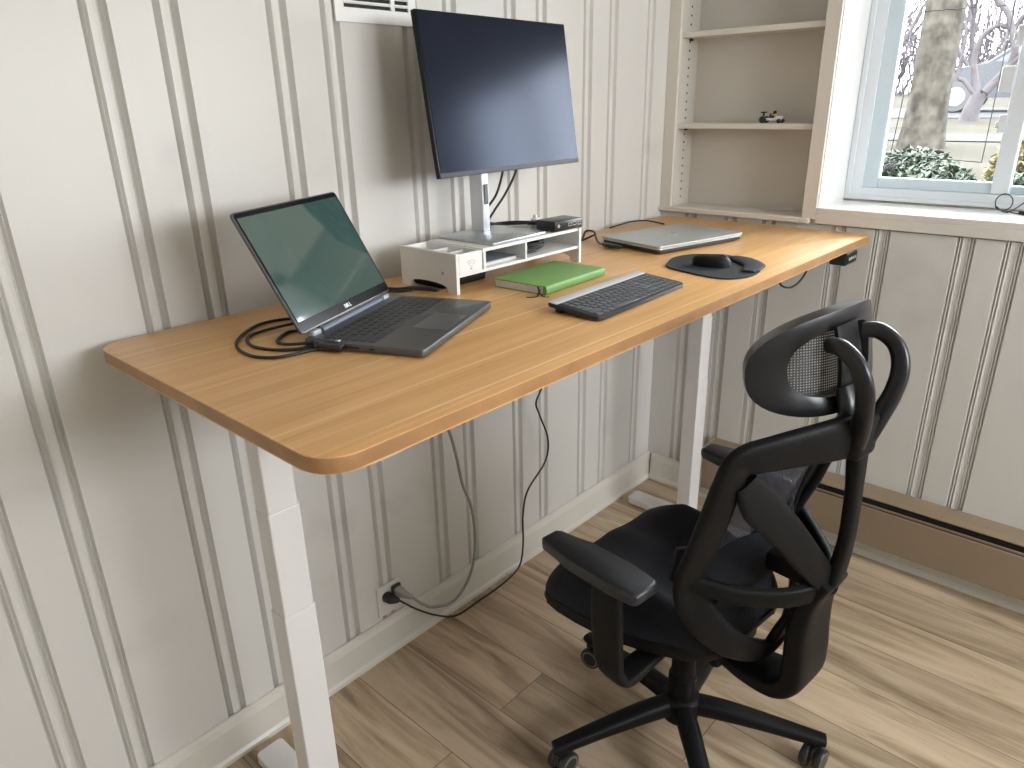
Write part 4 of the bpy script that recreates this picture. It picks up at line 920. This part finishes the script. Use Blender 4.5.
# leafy shrubs under the window
def shrub(name, x, y, w, h_, m, label, n, seed, lf=.05):
    rn = random.Random(seed); z0 = gz(x); s = tag(empty(name, (x, y, z0-.04)), label, 'shrub', 'shrubs under the window')
    bm = bmesh.new()
    for k in range(n):
        while True:
            a, b, c = rn.uniform(-1, 1), rn.uniform(-1, 1), rn.uniform(0, 1)
            if a*a+b*b+c*c < 1: break
        p = Vector((a*w, b*w, c*h_)); q = Matrix.Rotation(rn.uniform(0, 6.3), 4, 'Z')@Matrix.Rotation(rn.uniform(-1.2, 1.2), 4, 'X')
        L = lf*rn.uniform(.7, 1.3); pts = [(0, -L/2, 0), (L*.28, 0, .12*L), (0, L/2, 0), (-L*.28, 0, .12*L)]
        vv = [bm.verts.new(p+(q.to_3x3()@Vector(t))) for t in pts]; bm.faces.new(vv)
    link('leaves', bm, m, s)
    bm = bmesh.new()
    for k in range(9): sweep(bm, [(0, 0, 0), (rn.uniform(-.4, .4)*w, rn.uniform(-.4, .4)*w, h_*.5), (rn.uniform(-.8, .8)*w, rn.uniform(-.8, .8)*w, h_*.85)], .010, .010, n=3, sec=5, pw=2)
    link('stems', bm, M['bark2'], s)
for i, (x, y, w, hh, kk, lb) in enumerate(((5.25, .52, .20, .40, 'leafy', 'yellow-flowered shrub at the left edge of the window view'), (5.0, .10, .21, .26, 'leafg', 'green leafy shrub before the foot of the big trunk'), (4.85, -.34, .20, .24, 'leafg', 'green leafy shrub low in the middle of the left window pane'),
        (4.55, -.72, .17, .22, 'leafg', 'small green shrub near the window mullion'), (6.3, .22, .36, .22, 'leafg', 'green shrub further out beside the big trunk'), (5.7, -.60, .22, .36, 'leafy', 'yellow-flowered shrub beside the mullion'), (5.2, -1.15, .28, .45, 'leafy', 'yellow-flowered shrub seen through the right pane'))):
    shrub('leafy_shrub', x, y, w, hh, M[kk], lb, 900, i, .06)
# parked car beyond the road
CRX, CRY = 20.2, 1.5; cr_ = tag(empty('parked_car', (CRX, CRY, gz(CRX)+.012), 0), 'silver car parked on the street beyond the bare tree', 'car')
prof = [(-2.2, .28), (-2.25, .55), (-2.15, .85), (-1.75, .93), (-1.25, 1.35), (-.6, 1.45), (.35, 1.43), (.95, 1.02), (1.9, .86), (2.2, .66), (2.22, .30)]
bm = bmesh.new()
XS = ((-.85, .93), (-.80, 1.0), (.80, 1.0), (.85, .93))
rings = [[bm.verts.new((x*(1 if z < .95 else .82), y*s, z if z < .95 else z*.995)) for y, z in prof] for x, s in XS]
for a, b in zip(rings, rings[1:]):
    for k in range(len(prof)): bm.faces.new((a[k], a[(k+1) % len(prof)], b[(k+1) % len(prof)], b[k]))
bm.faces.new(rings[0]); bm.faces.new(rings[-1][::-1]); link('body', bm, M['car'], cr_, True, 35)
for s in (-1, 1):
    for pl_ in ([(-1.45, .97), (-1.15, 1.30), (-.45, 1.38), (-.45, .99)], [(-.38, .99), (-.38, 1.385), (.25, 1.37), (.75, 1.03)]):
        bm = bmesh.new(); vv = [bm.verts.new((s*(.79-.09*(z-.95)), y, z)) for y, z in pl_]; f_ = bm.faces.new(vv); q = bmesh.ops.extrude_face_region(bm, geom=[f_]); bmesh.ops.translate(bm, vec=(-s*.12, 0, 0), verts=[v for v in q['geom'] if isinstance(v, bmesh.types.BMVert)]); link('side_window', bm, M['carglass'], cr_)
    for y in (-1.38, 1.38):
        bm = bmesh.new(); lathe(bm, [(.2, -.1), (.32, -.1), (.34, -.07), (.34, .07), (.32, .1), (.2, .1)], 24, Matrix.Translation((s*.78, y, .33))@Matrix.Rotation(R(90), 4, 'Y')); w = link('wheel', bm, M['rub'], cr_, True)
        bm = bmesh.new(); lathe(bm, [(.19, -.105), (.19, .105)], 18, Matrix.Translation((s*.78, y, .33))@Matrix.Rotation(R(90), 4, 'Y')); link('hubcap', bm, M['silver'], w, True)

# ------------------------------------------------------------------ light: bright overcast sky through the windows
wd = bpy.data.worlds.new('sky'); SC.world = wd; wd.use_nodes = True; nt = wd.node_tree
bg = nt.nodes['Background']; bg.inputs['Color'].default_value = (.93, .965, 1.0, 1); bg.inputs['Strength'].default_value = 11.5
def portal(loc, rot, sx, sy):
    l = bpy.data.lights.new('window_daylight', 'AREA'); l.shape = 'RECTANGLE'; l.size = sx; l.size_y = sy; l.cycles.is_portal = True
    o = bpy.data.objects.new('window_daylight', l); COL.objects.link(o); o.location = loc; o.rotation_euler = rot; return o
portal((2.34, (W1[0]+W1[1])/2, (W1[2]+W1[3])/2), (0, R(90), 0), .8, .94)
portal(((W2[0]+W2[1])/2, FY-.09, (W2[2]+W2[3])/2), (R(90), 0, 0), 1.87, .8)

SC.view_settings.view_transform = 'Standard'; SC.view_settings.look = 'None'; SC.view_settings.gamma = 1; SC.view_settings.use_curve_mapping = False
SC.view_settings.exposure = .88
SC.cycles.max_bounces = 10; SC.cycles.diffuse_bounces = 6; SC.cycles.transparent_max_bounces = 16
